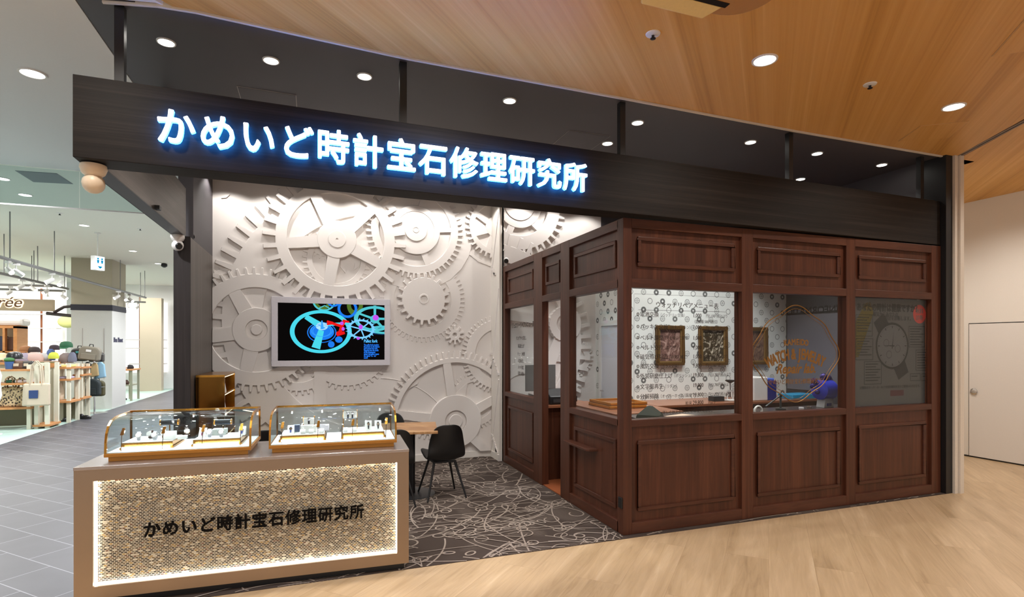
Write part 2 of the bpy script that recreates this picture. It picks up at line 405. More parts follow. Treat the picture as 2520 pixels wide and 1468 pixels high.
# right edge of the shop: black post, cream pillar, concourse wall
struct('wall_right_post', MB().box(6.36, 6.462, 3.93, 4.2, 0, ZC), M_BLACK)
struct('wall_right_pillar', MB().box(6.462, 6.512, 3.905, 4.3, 0, ZC).box(6.517, 6.575, 3.885, 4.3, 0, ZC).box(6.5, 6.53, 3.93, 4.3, 0, ZC), M_CREAM)
struct('wall_right', MB().box(8.8, 9.0, -6, 9, .012, ZC), M_WHITE)
struct('baseboard_right', MB().box(8.792, 8.8, -6, 9, .0, .02), M_BLACK)
struct('wall_right_side', MB().box(6.62, 8.8, 8.8, 9, 0, ZC).box(6.62, 6.8, 4.3, 9, 0, ZC), M_WHITE)
# flush door in the concourse wall
d0 = at_x(2386, 797, 8.795); d1 = at_x(2386, 1123, 8.795)
b = MB().box(8.785, 8.8, 3.6, d0.y, .02, d0.z)
o = b.build('door_1', plain('door_white', (222, 217, 212), .6, noise=.02)); tag(o, 'white flush door with round lock in the concourse wall', kind='structure')
k = at_x(2397, 963, 8.785)
MB().lathe([(.045, 0), (.045, .012), (.03, .02), (.012, .022)], (8.785, k.y, k.z), 20, (-1, 0, 0)).build('door_lock', M_CHROME, o, smooth=True)
MB().box(8.796, 8.7985, 3.59, d0.y+.012, .02, d0.z+.012).build('door_gap', M_BLACK, o)

# ------------------------------------------------------------------ relief gears on the white walls
class Wall:
    def __init__(s, Y): s.Y = Y
    def p(s, x, y): v = at_y(x, y, s.Y); return v.x, v.z
    def r(s, x, y, px): return px*(s.Y/ray(x, y)[1])/F
def gear(W, x, y, root, tip, n, rin, d, hub=0, spokes=(), rings=(), sw=.2, a0=0, arc=None, back=0, bore=None, dx=None, fill=None, tooth=(.30, .40, .62, .72), xlim=None, zlim=None):
    """toothed ring raised d from the wall, hub, straight spokes; radii in photo pixels scaled to the wall, angles in degrees"""
    cx, cz = W.p(x, y); k = W.r(x, y, 1.0); Y = W.Y
    xlim = xlim or ((-1.16, 2.379) if Y > 7.2 else (2.43, 3.85)); zlim = zlim or (.09, ZC-.005)
    b = MB()
    d *= .8; rings = [(r_[0], r_[1], r_[2]*.8) for r_ in rings]
    root *= k; tip *= k; rin *= k; hub *= k
    ang = []
    for i in range(n):
        for f, rr in ((0, root), (tooth[0], root), (tooth[1], tip), (tooth[2], tip), (tooth[3], root)):
            ang.append((a0+360*(i+f)/n, rr))
    if arc: ang = [q for q in ang if arc[0] <= q[0] % 360 <= arc[1]]; ang.sort(key=lambda q: q[0] % 360)
    def P(a, r, dd): t = R(a); return (cx+r*math.cos(t), Y-dd, cz+r*math.sin(t))
    ch = min(.007, d*.35)
    vs = []; m = len(ang)
    for a, r in ang: vs += [P(a, r, back), P(a, r, d-ch), P(a, r-ch, d), P(a, rin+ch, d), P(a, rin, d-ch), P(a, rin, back)]
    fs = []
    for i in range(m if not arc else m-1):
        j = (i+1) % m
        for q in range(5): fs.append((i*6+q, j*6+q, j*6+q+1, i*6+q+1))
    b.add(vs, fs)
    def disc(r0, r1, z0, z1, seg=48):
        vs = []; fs = []; c = min(.006, abs(z1-z0)*.4)
        for i in range(seg):
            a = 360*i/seg
            vs += [P(a, r1, z0), P(a, r1, z1-c), P(a, r1-c, z1), P(a, r0, z1)]+([P(a, r0, z0)] if r0 > 0 else [])
        w = 5 if r0 > 0 else 4
        for i in range(seg):
            j = (i+1) % seg
            for q in range(w-1): fs.append((i*w+q, j*w+q, j*w+q+1, i*w+q+1))
        b.add(vs, fs)
    if fill: disc(0, rin+.01, back, fill)
    if hub: disc((bore*k if bore else 0), hub, back, d+.003)
    for r0, r1, dz in rings: disc(r0*k, r1*k, back, d+dz)
    for s in spokes:
        s, w = s if isinstance(s, tuple) else (s, sw)
        t = R(s); u = Vector((math.cos(t), 0, math.sin(t))); v = Vector((-u.z, 0, u.x)); c = Vector((cx, Y, cz)); r0 = hub*.8; r1 = rin+.012
        w0 = w*.5; w1 = w*.42; dd = Vector((0, -(d-.0015), 0)); e = Vector((0, -back, 0))
        b.prism([c+u*r0+v*w0+e, c+u*r1+v*w1+e, c+u*r1-v*w1+e, c+u*r0-v*w0+e], dd-e)
    o = b.build('gear_relief', M_RELIEF, W.o)
    if xlim or zlim:
        bm = bmesh.new(); bm.from_mesh(o.data)
        for co, no in ([((xlim[0], 0, 0), (-1, 0, 0)), ((xlim[1], 0, 0), (1, 0, 0))] if xlim else [])+([((0, 0, zlim[0]), (0, 0, -1)), ((0, 0, zlim[1]), (0, 0, 1))] if zlim else []):
            g = bm.verts[:]+bm.edges[:]+bm.faces[:]
            bmesh.ops.bisect_plane(bm, geom=g, plane_co=co, plane_no=no, clear_outer=True)
        bm.to_mesh(o.data); bm.free()
    for p in o.data.polygons: p.use_smooth = False
    return o
WB = Wall(WY); WB.o = bpy.data.objects['wall_back']
XB = (-1.16, 2.379)
S5 = lambda a: [a+72*i for i in range(5)]
gear(WB, 932, 793, 345, 381, 76, 262, .035, arc=(98, 252), a0=1, xlim=XB, zlim=(.1, ZC-.01))               # giant wheel behind everything
gear(WB, 632, 811, 137, 153, 50, 103, .062, hub=54, spokes=[(118, .17), (46, .17), (-10, .17), (-103, .17), (190, .17)], rings=((13, 25, -.022), (0, 13, .004)), bore=25, a0=2)
gear(WB, 829, 591, 139, 167, 32, 113, .092, hub=46, spokes=S5(44), sw=.155, rings=((3, 21, .014),), bore=None, a0=3, zlim=(.1, ZC-.005), tooth=(.34, .42, .66, .74))
gear(WB, 815, 560, 74, 82, 40, 60, .012, hub=0, a0=3)                                                        # faint wheel seen through its windows
gear(WB, 829, 640, 70, 80, 36, 56, .02, hub=0, a0=1)
gear(WB, 1022, 567, 107, 119, 52, 88, .05, hub=60, spokes=[(4, .07), (76, .09), (-70, .09), (140, .09), (214, .09)], rings=((46, 60, .012), (0, 28, .022), (6, 8, .03)), bore=None, a0=1, zlim=(.1, ZC-.005))
gear(WB, 1022, 567, 146, 147, 24, 20, .018, xlim=XB, zlim=(.1, ZC-.005))                                     # plain disc under it
gear(WB, 1041, 736, 53, 64, 20, 12, .085, a0=4, rings=((8.5, 13, .006),), fill=.05)
gear(WB, 1041, 736, 95, 106, 56, 70, .014, a0=1, spokes=[(20, .05), (-60, .05), (200, .05), (110, .05)])
gear(WB, 1118, 824, 14, 24, 10, 5, .05, a0=0, tooth=(.30, .36, .72, .80))
gear(WB, 1229, 871, 86, 96, 54, 62, .03, a0=2, xlim=XB)
gear(WB, 1219, 560, 68, 78, 34, 55, .05, hub=26, spokes=[200, 250, 300, 150], sw=.09, a0=0, xlim=XB, zlim=(.1, ZC-.005))
gear(WB, 1219, 560, 96, 97, 20, 90, .012, xlim=XB, zlim=(.1, ZC-.005))
gear(WB, 1120, 1035, 156, 172, 74, 143, .055, hub=65, spokes=S5(99), sw=.13, rings=((17, 27, -.02), (0, 17, .004)), bore=27, a0=1, xlim=XB, zlim=(.09, ZC))
gear(WB, 1062, 985, 84, 95, 44, 60, .02, a0=1, arc=(200, 340), xlim=XB)
gear(WB, 1170, 985, 62, 70, 40, 46, .016, a0=1, arc=(20, 340), xlim=XB)
gear(WB, 855, 845, 104, 114, 46, 60, .02, arc=(190, 330), a0=1)                                              # engraved teeth below the screen
gear(WB, 735, 870, 92, 102, 44, 70, .022, arc=(200, 340), a0=1)
gear(WB, 560, 700, 40, 46, 18, 26, .012, a0=1)
# upright bar below the screen, curved rims, and the loose leaf shapes of the balance
b = MB()
p0 = WB.p(773, 880); p1 = WB.p(803, 1010); b.box(p0[0], p1[0], WY-.03, WY, .2, p0[1])
for (x, y, r, a0, a1, w) in ((640, 640, 210, 118, 178, .006), (930, 1130, 200, 25, 88, .008), (1160, 1110, 240, 100, 140, .006), (800, 620, 250, 20, 60, .006)):
    cx, cz = WB.p(x, y); k = WB.r(x, y, 1)
    pts = [(cx+r*k*math.cos(R(a0+(a1-a0)*i/30)), WY, cz+r*k*math.sin(R(a0+(a1-a0)*i/30))) for i in range(31)]
    pts = [q for q in pts if XB[0] < q[0] < XB[1] and .1 < q[2] < ZC]
    if len(pts) > 2: b.tube(pts, w, 6)
for (x, y, a, l) in ((755, 560, 20, 46), (760, 585, 80, 40), (770, 545, 330, 40), (870, 665, 60, 34), (850, 672, 110, 34), (545, 488, 30, 22), (1150, 940, 240, 80), (1000, 960, 50, 60)):
    cx, cz = WB.p(x, y); k = WB.r(x, y, 1); u = Vector((math.cos(R(a)), 0, math.sin(R(a)))); v = Vector((-u.z, 0, u.x)); l *= k
    c = Vector((cx, WY, cz)); b.prism([c, c+u*l*.5+v*l*.18, c+u*l, c+u*l*.5-v*l*.18], (0, -.016, 0))
b.build('rim_relief', M_RELIEF, WB.o)
WR = Wall(7.1); WR.o = bpy.data.objects['wall_booth_rear']
XR = (2.43, 3.85)
gear(WR, 1275, 505, 110, 125, 40, 76, .06, hub=58, spokes=[(315, .13), (250, .1), (20, .1)], rings=((0, 40, .02),), a0=2, xlim=XR, zlim=(.1, ZC-.005))
gear(WR, 1204, 846, 248, 277, 58, 205, .07, a0=1, xlim=XR, zlim=(.1, ZC-.005), tooth=(.36, .42, .68, .74))
gear(WR, 1386, 797, 43, 44, 30, 23, .10, rings=((14, 24, -.05), (0, 14, .004)), xlim=XR)
gear(WR, 1370, 930, 60, 70, 30, 40, .03, a0=0, xlim=XR)
gear(WR, 1420, 880, 36, 44, 24, 20, .03, a0=0, xlim=XR)
gear(WR, 1290, 980, 90, 102, 40, 60, .02, a0=0, xlim=XR)
b = MB(); cx_, cz_ = WR.p(1386, 797); k_ = WR.r(1386, 797, 1)
for a, l, w in ((247, 190, 16), (172, 150, 11)):
    u = Vector((math.cos(R(a)), 0, math.sin(R(a)))); v = Vector((-u.z, 0, u.x)); c = Vector((cx_, 7.1, cz_)); w *= k_
    p = [c+u*40*k_+v*w*.8, c+u*l*k_+v*w*1.2, c+u*l*k_-v*w*1.2, c+u*40*k_-v*w*.8]
    p = [Vector((max(q.x, 2.45), q.y, q.z)) for q in p]; b.prism(p, (0, -.06, 0))
b.build('rim_relief', M_RELIEF, WR.o)
# edge-on relief on the return
Wt = bpy.data.objects['wall_return']
b = MB()
for (cz, r, n) in ((1.75, .62, 30), (.62, .5, 26), (3.0, .42, 22)):
    for i in range(n):
        a = PI/2+PI*(i+.5)/n; y = 7.62+r*1.1*math.cos(a)+.12
        z = cz+r*math.sin(a+PI/2)*1.0
        if 7.13 < y < 7.45 and .12 < z < ZC-.1: b.box(2.362, 2.38, y-.03, y+.03, z-.016, z+.016)
    pts = [(2.38, 7.12+.33*i/20, cz+r*(1-2*i/20)) for i in range(21)]; b.tube(pts, .012, 6)
b.build('gear_relief', M_RELIEF, Wt)
# ------------------------------------------------------------------ fascia beam with the lit sign
BA = Vector((-1.30, 3.79)); BB = Vector((6.355, 3.985))
bang = math.atan2(BB.y-BA.y, BB.x-BA.x); blen = (BB-BA).length
t = thing('sign_fascia', 'long black wooden fascia beam over the shop front carrying lit white letters', 'sign', (BA.x, BA.y, 2.672), bang)
MBT = frame((BA.x, BA.y, 0), bang)
MB(MBT).box(0, blen, 0, .2, 2.672, 3.145).build('fascia_board', M_BEAM, t, bevel=.003)
b = MB(); b.box(-1.30, -1.2, 3.99, 6.20, 2.672, 3.145)
b.build('return_board', M_GREYWOOD_H, t)
MB().box(-1.302, -1.198, 3.995, 6.2, 2.664, 2.672).build('return_soffit', M_BLACK, t)
MB().box(-1.306, -1.30, 3.995, 6.2, 2.664, 3.145).build('return_face', M_BEAM, t)
SIGN = 'かめいど時計宝石修理研究所'
LW = glow('letter_face', (255, 255, 255), 3.2); LB = glow('letter_halo', (40, 140, 255), 26)
bu = Vector((math.cos(bang), math.sin(bang), 0)); bn = Vector((math.sin(bang), -math.cos(bang), 0))
for i, ch in enumerate(SIGN):
    o0 = Vector((BA.x, BA.y, 0))+bu*(.41+.2245*i)+Vector((0, 0, 2.816))+bn*.012
    m = MB(); text_mb(m, ch, .232, o0, bu, (0, 0, 1), .03, .0042, sx=.92)
    lt = m.build('letter', [LW, LB], t)
    for p in lt.data.polygons:
        if max(lt.data.vertices[i_].co.y for i_ in p.vertices) > -.041: p.material_index = 1
# hangers between fascia and ceiling
pm = None
def hang(x, yy, z0, label):
    global pm
    if pm is None:
        pm = MB().box(-.025, .025, -.025, .025, 0, ZC-3.145).build('hanger_post', M_BLACK); pm.location = (x, yy, z0); o = pm
    else:
        o = pm.copy(); col.objects.link(o); o.location = (x, yy, z0)
    tag(o, label, 'post', 'posts hanging the fascia')
hang(-1.10, 3.90, 3.145, 'black square hanging post above the left end of the fascia')
hang(.60, 3.985, 3.145, 'black hanging post above the fascia over the middle of the lit letters')
hang(2.43, 4.02, 3.145, 'black hanging post above the fascia just past the last lit letter')
hang(4.30, 4.05, 3.145, 'black hanging post above the fascia over the middle booth window')
hang(6.18, 4.08, 3.145, 'black hanging post at the right end of the fascia')
hang(-1.12, 5.05, 3.145, 'black hanging post above the side return of the fascia')
# security domes under the fascia, white square detector by the post
def dome(name, c, s, label, cm):
    t = thing(name, label, 'camera', c)
    x, y, z = c
    MB().lathe([(.062*s, 0), (.066*s, -.02*s), (.055*s, -.05*s), (.03*s, -.07*s)], c, 20).build('mount', cm, t, smooth=True)
    MB().ball((x, y, z-.105*s), .056*s).build('housing', cm, t, smooth=True)
    if s < 1: MB().lathe([(.034*s, 0), (.026*s, .012*s)], (x+.02, y-.045*s, z-.118*s), 14, (.55, -1, -.3)).build('lens', M_BLACKP, t, smooth=True)
dome('dome_camera', (-1.235, 3.9, 2.664), 1.05, 'cream dome camera hanging under the left corner of the fascia', plain('camera_cream', (226, 206, 180), .4))
dome('dome_camera', (-1.255, 6.12, 2.664), .95, 'white dome camera beside the top of the dark wall end', plain('camera_white', (226, 220, 216), .35))
q = at_y(2304, 398, 4.2); t = tag(MB().box(q.x-.022, q.x+.022, 4.19, 4.2, q.z-.022, q.z+.022).build('detector_plate', M_TRIMW), 'small white square plate on the dark wall near the end of the fascia', 'detector')
for (px, py), lab in (((386, 511), 'small black clip on the inner side of the fascia return'), ((471, 582), 'small black clip at the top of the dark wall end')):
    q = at_x(px, py, -1.19); tag(MB().box(-1.2, -1.165, q.y-.03, q.y+.03, q.z-.015, q.z+.015).build('cable_clip', M_BLACK), lab, 'clip', 'black clips on the fascia return')
t = thing('booth_camera', 'tiny white camera with black eye on the rear corner of the booth roof', 'camera', (2.45, 7.03, 2.66))
MB().tube([(2.45, 7.03, 2.661), (2.45, 7.03, 2.72)], .01, 8).build('camera_foot', M_TRIMW, t); MB().tube([(2.47, 7.07, 2.76), (2.44, 6.99, 2.73)], .034, 14).build('camera_body', M_TRIMW, t, smooth=True); MB().tube([(2.44, 6.99, 2.73), (2.434, 6.975, 2.724)], .03, 14).build('camera_lens', M_BLACKP, t, smooth=True)
struct('wall_shop_right', MB().box(6.37, 6.47, 4.2, 7.1, 2.7, ZC), M_BLACKCEIL)
struct('wall_shop_back', MB().box(3.95, 6.9, 7.1, 7.3, 2.0, ZC), M_BLACKCEIL)

# ------------------------------------------------------------------ ceiling lamps
def downlight(name, label, c, r, group, lens=M_LAMP, ring=M_TRIMW):
    t = thing(name, label, 'lamp', c, 0, group)
    x, y, z = c
    MB().lathe([(r*.80, -.001), (r*.84, -.008), (r*.98, -.008), (r, 0.0)], c, 28).build('trim_ring', ring, t, smooth=True)
    MB().lathe([(0, -.003), (r*.81, -.003)], c, 28).build('lens', lens, t)
    return t
PX = [((409, 103), 'first spotlight on the dark ceiling from the left end of the fascia'), ((667, 148), 'second spotlight on the dark ceiling from the left end'),
      ((897, 187), 'spotlight on the dark ceiling left of the post over the lit letters'), ((1254, 247), 'spotlight on the dark ceiling between two hanging posts over the lit letters'),
      ((1569, 301), 'spotlight beside the hanging post past the last lit letter'), ((1495, 352), 'small spotlight at the corner of the dark ceiling hatch'),
      ((1847, 349), 'spotlight on the dark ceiling above the first booth window'), ((2011, 377), 'spotlight on the dark ceiling just right of the post over the booth'),
      ((2170, 405), 'spotlight on the dark ceiling nearest the right end'), ((1970, 440), 'small spotlight half hidden by the fascia top over the booth')]
proto = None
SPOTS = []
for (x, y), lab in PX:
    q = at_z(x, y, ZC); SPOTS.append(q)
    if proto is None: proto = downlight('ceiling_spotlight', lab, tuple(q), .058, 'spotlights in the dark shop ceiling', glow('spot_lens', (255, 250, 240), 22))
    else: dup(proto, q, 0, lab)
WX = [((1882, 147), 'round flush lamp in the wooden ceiling near the ceiling unit'), ((2347, 262), 'round flush lamp in the wooden ceiling near the shutter track')]
p2 = None; WOODL = []
for (x, y), lab in WX:
    q = at_z(x, y, ZC); WOODL.append(q)
    if p2 is None: p2 = downlight('round_downlight', lab, tuple(q), .088, 'round lamps in the wooden ceiling', glow('down_lens', (255, 252, 246), 10))
    else: dup(p2, q, 0, lab)
ML = [((80, 180), ZC, 'bright oval lamp in the white mall ceiling left of the fascia'), ((5, 439), 3.72, 'round lamp behind the smoke curtain at the left edge'), ((62, 479), 3.72, 'round lamp beyond the ceiling grille'),
      ((207, 554), 3.72, 'round mall lamp above the track rail'), ((327, 617), 3.72, 'round mall lamp right of the exit sign'), ((389, 648), 3.72, 'farthest round mall lamp before the bright shop')]
for (x, y), z, lab in ML:
    q = at_z(x, y, z); dup(p2, q, 0, lab, 'round lamps in the mall ceiling')
# sprinklers
sp = None
for (x, y), z, lab in [((1607, 83), ZC, 'sprinkler head in the wooden ceiling below the ceiling unit'), ((2141, 207), ZC, 'sprinkler head in the wooden ceiling between the round lamps'), ((147, 524), 3.72, 'sprinkler head in the mall ceiling'), ((345, 562), 3.72, 'small smoke sensor in the mall ceiling')]:
    q = at_z(x, y, z)
    if sp is None:
        sp = thing('sprinkler', lab, 'sprinkler', q, 0, 'sprinkler heads')
        MB().lathe([(.014, -.012), (.045, -.006), (.048, 0)], q, 20).build('rose', M_TRIMW, sp, smooth=True)
        MB().lathe([(.006, -.036), (.018, -.034), (.018, -.03), (.008, -.028), (.010, -.01), (.012, 0)], q, 12).build('nozzle', M_BLACKP, sp, smooth=True)
    else: dup(sp, q, 0, lab)
# hatches: thin outlined panels
def hatch(name, pts, z, label, mat, edge, g):
    t = thing(name, label, 'hatch', tuple(sum((Vector(p) for p in pts), Vector((0, 0)))/4)+(z,), 0, g)
    c = Vector((t.location.x, t.location.y))
    inn = [(c+(Vector(p)-c)*.975) for p in pts]
    b = MB(); b.prism([(p[0], p[1], z-.006) for p in inn], (0, 0, .006)); b.build('panel', mat, t)
    b = MB()
    for i in range(4):
        a, d = pts[i], pts[(i+1) % 4]; e, f = inn[i], inn[(i+1) % 4]
        b.prism([(a[0], a[1], z-.004), (d[0], d[1], z-.004), (f[0], f[1], z-.004), (e[0], e[1], z-.004)], (0, 0, .004))
    b.build('rim', edge, t)
    return t
EDG = plain('hatch_edge', (150, 142, 138), .5)
hatch('ceiling_hatch', [(-.575, 4.775), (-.14, 4.785), (-.14, 5.22), (-.575, 5.22)], ZC, 'square access hatch in the dark ceiling near the left spotlights', M_BLACKCEIL, EDG, 'dark ceiling hatches')
hatch('ceiling_hatch', [(2.27, 4.69), (2.71, 4.685), (2.71, 5.12), (2.27, 5.12)], ZC, 'square access hatch in the dark ceiling beside the small spotlight', M_BLACKCEIL, EDG, 'dark ceiling hatches')
WE = plain('hatch_edge_wood', (200, 160, 108), .5)
hatch('ceiling_hatch', [(5.483, 3.83), (5.291, 3.489), (5.592, 3.263), (5.855, 3.593)], ZC, 'tilted wooden hatch in the ceiling close to the shutter track', M_CEILWOOD, WE, 'wooden ceiling hatches')
hatch('ceiling_hatch', [(4.486, 2.478), (4.10, 2.05), (4.5, 1.7), (4.88, 2.12)], ZC, 'wooden ceiling hatch cut by the right edge of the picture', M_CEILWOOD, WE, 'wooden ceiling hatches')
q0 = [at_z(x, y, 3.72) for x, y in ((37, 419), (140, 426), (180, 452), (82, 447))]
hatch('ceiling_grille', [(p.x, p.y) for p in q0], 3.72, 'grey square air grille in the mall ceiling behind the smoke curtain', plain('grille', (120, 126, 132), .6), plain('grille_rim', (150, 154, 158), .5), None)
# ceiling unit
t = thing('ceiling_air_unit', 'wood-coloured ceiling air unit with rounded corner and pale flap', 'air conditioner', (2.1, 2.3, ZC))
UM = frame((2.0, 2.2, 0), 0)
b = MB(UM); b.rbox(-.48, .48, -.48, .48, ZC-.05, ZC, .22, 8); b.build('casing', plain('unit_tan', (176, 128, 76), .5), t, bevel=.01)
b = MB(UM); b.rbox(-.30, .30, -.30, .30, ZC-.056, ZC-.05, .08, 6); b.build('intake_panel', plain('unit_tan_panel', (166, 118, 68), .5), t)
b = MB(UM); b.prism([(-.30, .40, ZC-.055), (-.24, .49, ZC-.085), (.18, .49, ZC-.085), (.25, .40, ZC-.055)], (0, .012, .014)); b.build('air_flap', plain('unit_flap', (226, 196, 132), .45), t, bevel=.006)
b = MB(UM); b.box(-.30, .27, .36, .40, ZC-.054, ZC-.03); b.build('air_slot', M_BLACKP, t)

# ------------------------------------------------------------------ the walnut repair booth
YF = 3.98; XS = 2.425; ZT = 2.66
BT = thing('repair_booth', 'dark walnut panelled repair booth with glass windows standing under the fascia', 'booth', (XS, YF, 0))
def member(name, x0, x1, y0, y1, z0, z1, up=True, bevel=.003):
    return MB().box(x0, x1, y0, y1, z0, z1).build(name, M_WALNUT if up else M_WALNUT_H, BT, bevel=bevel)
PT = .10
# posts of the front
for x0, x1 in ((2.425, 2.507), (3.667, 3.794), (4.967, 5.089), (6.213, 6.355)): member('post', x0, x1, YF, YF+PT, 0.0045, ZT)
member('post', 2.425, 2.505, 7.0, 7.08, .0045, ZT); member('post', 2.425, 2.505, 5.715, 5.97, .0045, ZT); member('post', 2.425, 2.505, 5.01, 5.223, .0045, ZT)
def moulding(par, along, c, a0, a1, z0, z1, out, w=.034, h=.02):
    """picture-frame moulding standing proud of a panel; along 'x' (front, out is -y) or 'y' (side, out is -x)"""
    b = MB()
    def bar(p0, p1, q0, q1):
        # sloped bar: deeper on its outer edge
        if along == 'x': b.box(p0, p1, c-h, c+.005, q0, q1)
        else: b.box(c-h, c+.005, p0, p1, q0, q1)
    bar(a0, a1, z1-w, z1); bar(a0, a1, z0, z0+w); bar(a0, a0+w, z0+w, z1-w); bar(a1-w, a1, z0+w, z1-w)
    return b.build('moulding', M_WALNUT_H, par, bevel=.007)
def bay(along, a0, a1, up=(2.26, 2.50), low=True, glass_=True, door=False):
    """one bay between posts: coordinates a0..a1 along the wall"""
    def bx(p0, p1, d0, d1, z0, z1):
        return MB().box(p0, p1, YF+d0, YF+d1, z0, z1) if along == 'x' else MB().box(XS+d0, XS+d1, p0, p1, z0, z1)
    fr = YF if along == 'x' else XS
    pan = bx(a0, a1, .03, .06, 2.153, 2.58).build('upper_panel', M_WALNUT, BT)
    w = .07 if a1-a0 > .6 else .06
    moulding(pan, along, fr+.032, a0+w, a1-w, up[0], up[1], 0)
    bx(a0, a1, .0, .09, 2.58, ZT-.001).build('top_rail', M_WALNUT_H, BT, bevel=.003)
    bx(a0, a1, .0, .09, 2.08, 2.153).build('head_rail', M_WALNUT_H, BT, bevel=.003)
    if door: return None
    bx(a0, a1, .0, .09, .905, .965).build('sill_rail', M_WALNUT_H, BT, bevel=.004)
    pan = bx(a0, a1, .03, .06, .1, .905).build('lower_panel', M_WALNUT, BT)
    moulding(pan, along, fr+.032, a0+w, a1-w, .185, .785, 0)
    bx(a0, a1, .0, .09, .0045, .1).build('base_rail', M_WALNUT_H, BT, bevel=.003)
    return bx(a0, a1, .046, .054, .965, 2.08).build('window_glass', M_GLASS, BT)
G1 = bay('x', 2.507, 3.667, (2.26, 2.517)); G2 = bay('x', 3.794, 4.967, (2.26, 2.505)); G3 = bay('x', 5.089, 6.213, (2.26, 2.50))
S1 = bay('y', 4.062, 5.01); bay('y', 5.223, 5.715, door=True); S2 = bay('y', 5.97, 7.0)
# small hook shelf on the side, low socket by the corner
q = at_x(1405, 1090, 2.455); q2 = at_x(1472, 1106, 2.455)
b = MB(); b.prism([(2.46, q2.y, .615), (2.46, q.y, .615), (2.38, q.y, .615), (2.355, q.y-.03, .615), (2.355, q2.y+.05, .615), (2.37, q2.y+.02, .615)], (0, 0, .022))
tag(b.build('bag_ledge', M_WALNUT_H, BT, bevel=.004), 'small jutting ledge on the side panel')
q = at_x(1527, 1236, 2.42); MB().box(2.412, 2.425, q.y-.03, q.y+.03, q.z-.045, q.z+.045).build('floor_socket', M_BLACKP, BT, bevel=.004)
# lettering on the panes
INK = plain('ink_brown', (40, 30, 22), .6); GOLD = plain('gold_leaf', (128, 88, 32), .4, .3)
RX, UZ = (1, 0, 0), (0, 0, 1)
m = MB(); yg = YF+.0445
def ftext(m, s, x, z, size, al='LEFT', sx=1.0, fat=.0, y=yg, right=RX): return text_mb(m, s, size, (x, y, z), right, UZ, .0006, fat, al, sx, res=2)
ftext(m, 'ウォッチリペアメニュー表', 2.507+.60, 1.925, .056, 'CENTER', 1, .0008)
m.box(2.60, 3.52, yg-.0004, yg, 1.894, 1.897)
m.box(2.56, 3.62, yg-.0004, yg, 2.03, 2.032); m.box(2.555, 2.557, yg-.0004, yg, 1.05, 2.03); m.box(3.625, 3.627, yg-.0004, yg, 1.05, 2.03)
rows = [('電池交換', '（バッテリー交換）', '1,000', '円(1,100円税込)より'), ('', '', '（会員様 500円割引）', ''), ('パッキン交換', '（防水パッキン）', '1,000', '円(1,100円税込)より'), ('ベルト調整', '（その場にて調整）', '1,000', '円(1,100円税込)より'),
        ('ベルト交換', '（取り付け）', '1,000', '円(1,100円税込)より'), ('磁気帯び除去', '（磁気を補正）', '1,000', '円(1,100円税込)より'), ('風防交換', '（ガラス交換）', '9,800', '円(10,780円税込)より'),
        ('外装研磨仕上げ', '（ポリッシュ）', '19,800', '円(21,780円税込)より'), ('文字盤再生', '（リダン）', '19,800', '円(21,780円税込)より'), ('分解掃除', '（オーバーホール）', '19,800', '円(21,780円税込)より'), ('', '', '29,800', '円より')]
zz = [1.84, 1.79, 1.735, 1.64, 1.555, 1.475, 1.395, 1.31, 1.22, 1.135, 1.065]
for (a, bq, c, d), z in zip(rows, zz):
    if a:
        ftext(m, a, 2.615, z, .050, sx=.95, fat=.0005); ftext(m, bq, 2.615+.047*len(a), z+.003, .036, sx=.9)
        m.tube([(2.595+.011*math.cos(2*PI*i/16), yg-.0006, z+.018+.011*math.sin(2*PI*i/16)) for i in range(17)], .0028, 4, False); m.box(2.592, 2.598, yg-.0006, yg, z+.015, z+.021)
    ftext(m, c, 3.16, z, .052 if c[0].isdigit() else .036, sx=.82, fat=.0005); ftext(m, d, 3.16+.026*len(c)+.012, z+.003, .038, sx=.72)
ftext(m, '国産', 3.08, 1.138, .036); ftext(m, '舶来', 3.08, 1.068, .036)
ftext(m, '※詳しくはスタッフにお尋ねください。', 2.507+.60, .995, .036, 'CENTER', .9)
m.build('menu_lettering', INK, G1)
# the same menu, smaller, on the rear side window (faces the walkway)
m = MB(); xg = XS+.0445
def stext(m, s, y, z, size, al='CENTER', sx=1.0): return text_mb(m, s, size, (xg, y, z), (0, -1, 0), UZ, .0006, .0008, al, sx, res=2)
stext(m, 'ジュエリーリペアメニュー表', 6.45, 1.82, .075, sx=.8)
for s, z in (('リング サイズ直し', 1.66), ('新品仕上げ', 1.56), ('チェーン修理', 1.46), ('石留め直し', 1.37), ('メッキ加工', 1.29), ('真珠 糸替え', 1.21)): stext(m, s, 6.5, z, .055, sx=.8)
m.build('menu_lettering', INK, S2)
# gilt badge on the middle pane
m = MB()
bc = at_y(1975, 880, YF)
cx, cz = 4.36, 1.50
def ring_path(sc_, n=90):
    pts = []
    for i in range(n+1):
        a = 2*PI*i/n; r = 1+.055*math.cos(4*a)+.03*math.cos(8*a)-.05*max(0, math.sin(-a))
        pts.append((cx+.52*sc_*r*math.cos(a), yg-.002, cz+.44*sc_*r*math.sin(a)))
    return pts
m.tube(ring_path(1), .005, 5, False); m.tube(ring_path(.93), .0022, 5, False)
def arc_text(m, s, size, z, sag, width, fat, sx=1.0):
    adv = [{'W': 1.45, 'M': 1.3, 'I': .5, 'J': .75, '&': 1.2, ' ': .55, 'E': .85, 'L': .85}.get(c_, 1.0) for c_ in s]; tot = sum(adv)
    for i, ch in enumerate(s):
        if ch == ' ': continue
        f = (sum(adv[:i])+adv[i]/2)/tot*2-1; x = cx+f*width/2; dz = sag*(1-f*f); a = math.atan2(-2*sag*f, width/2)
        u = Vector((math.cos(a), 0, math.sin(a))); v = Vector((-math.sin(a), 0, math.cos(a)))
        text_mb(m, ch, size, Vector((x, yg, z+dz)), u, v, .0008, fat, 'CENTER', sx)
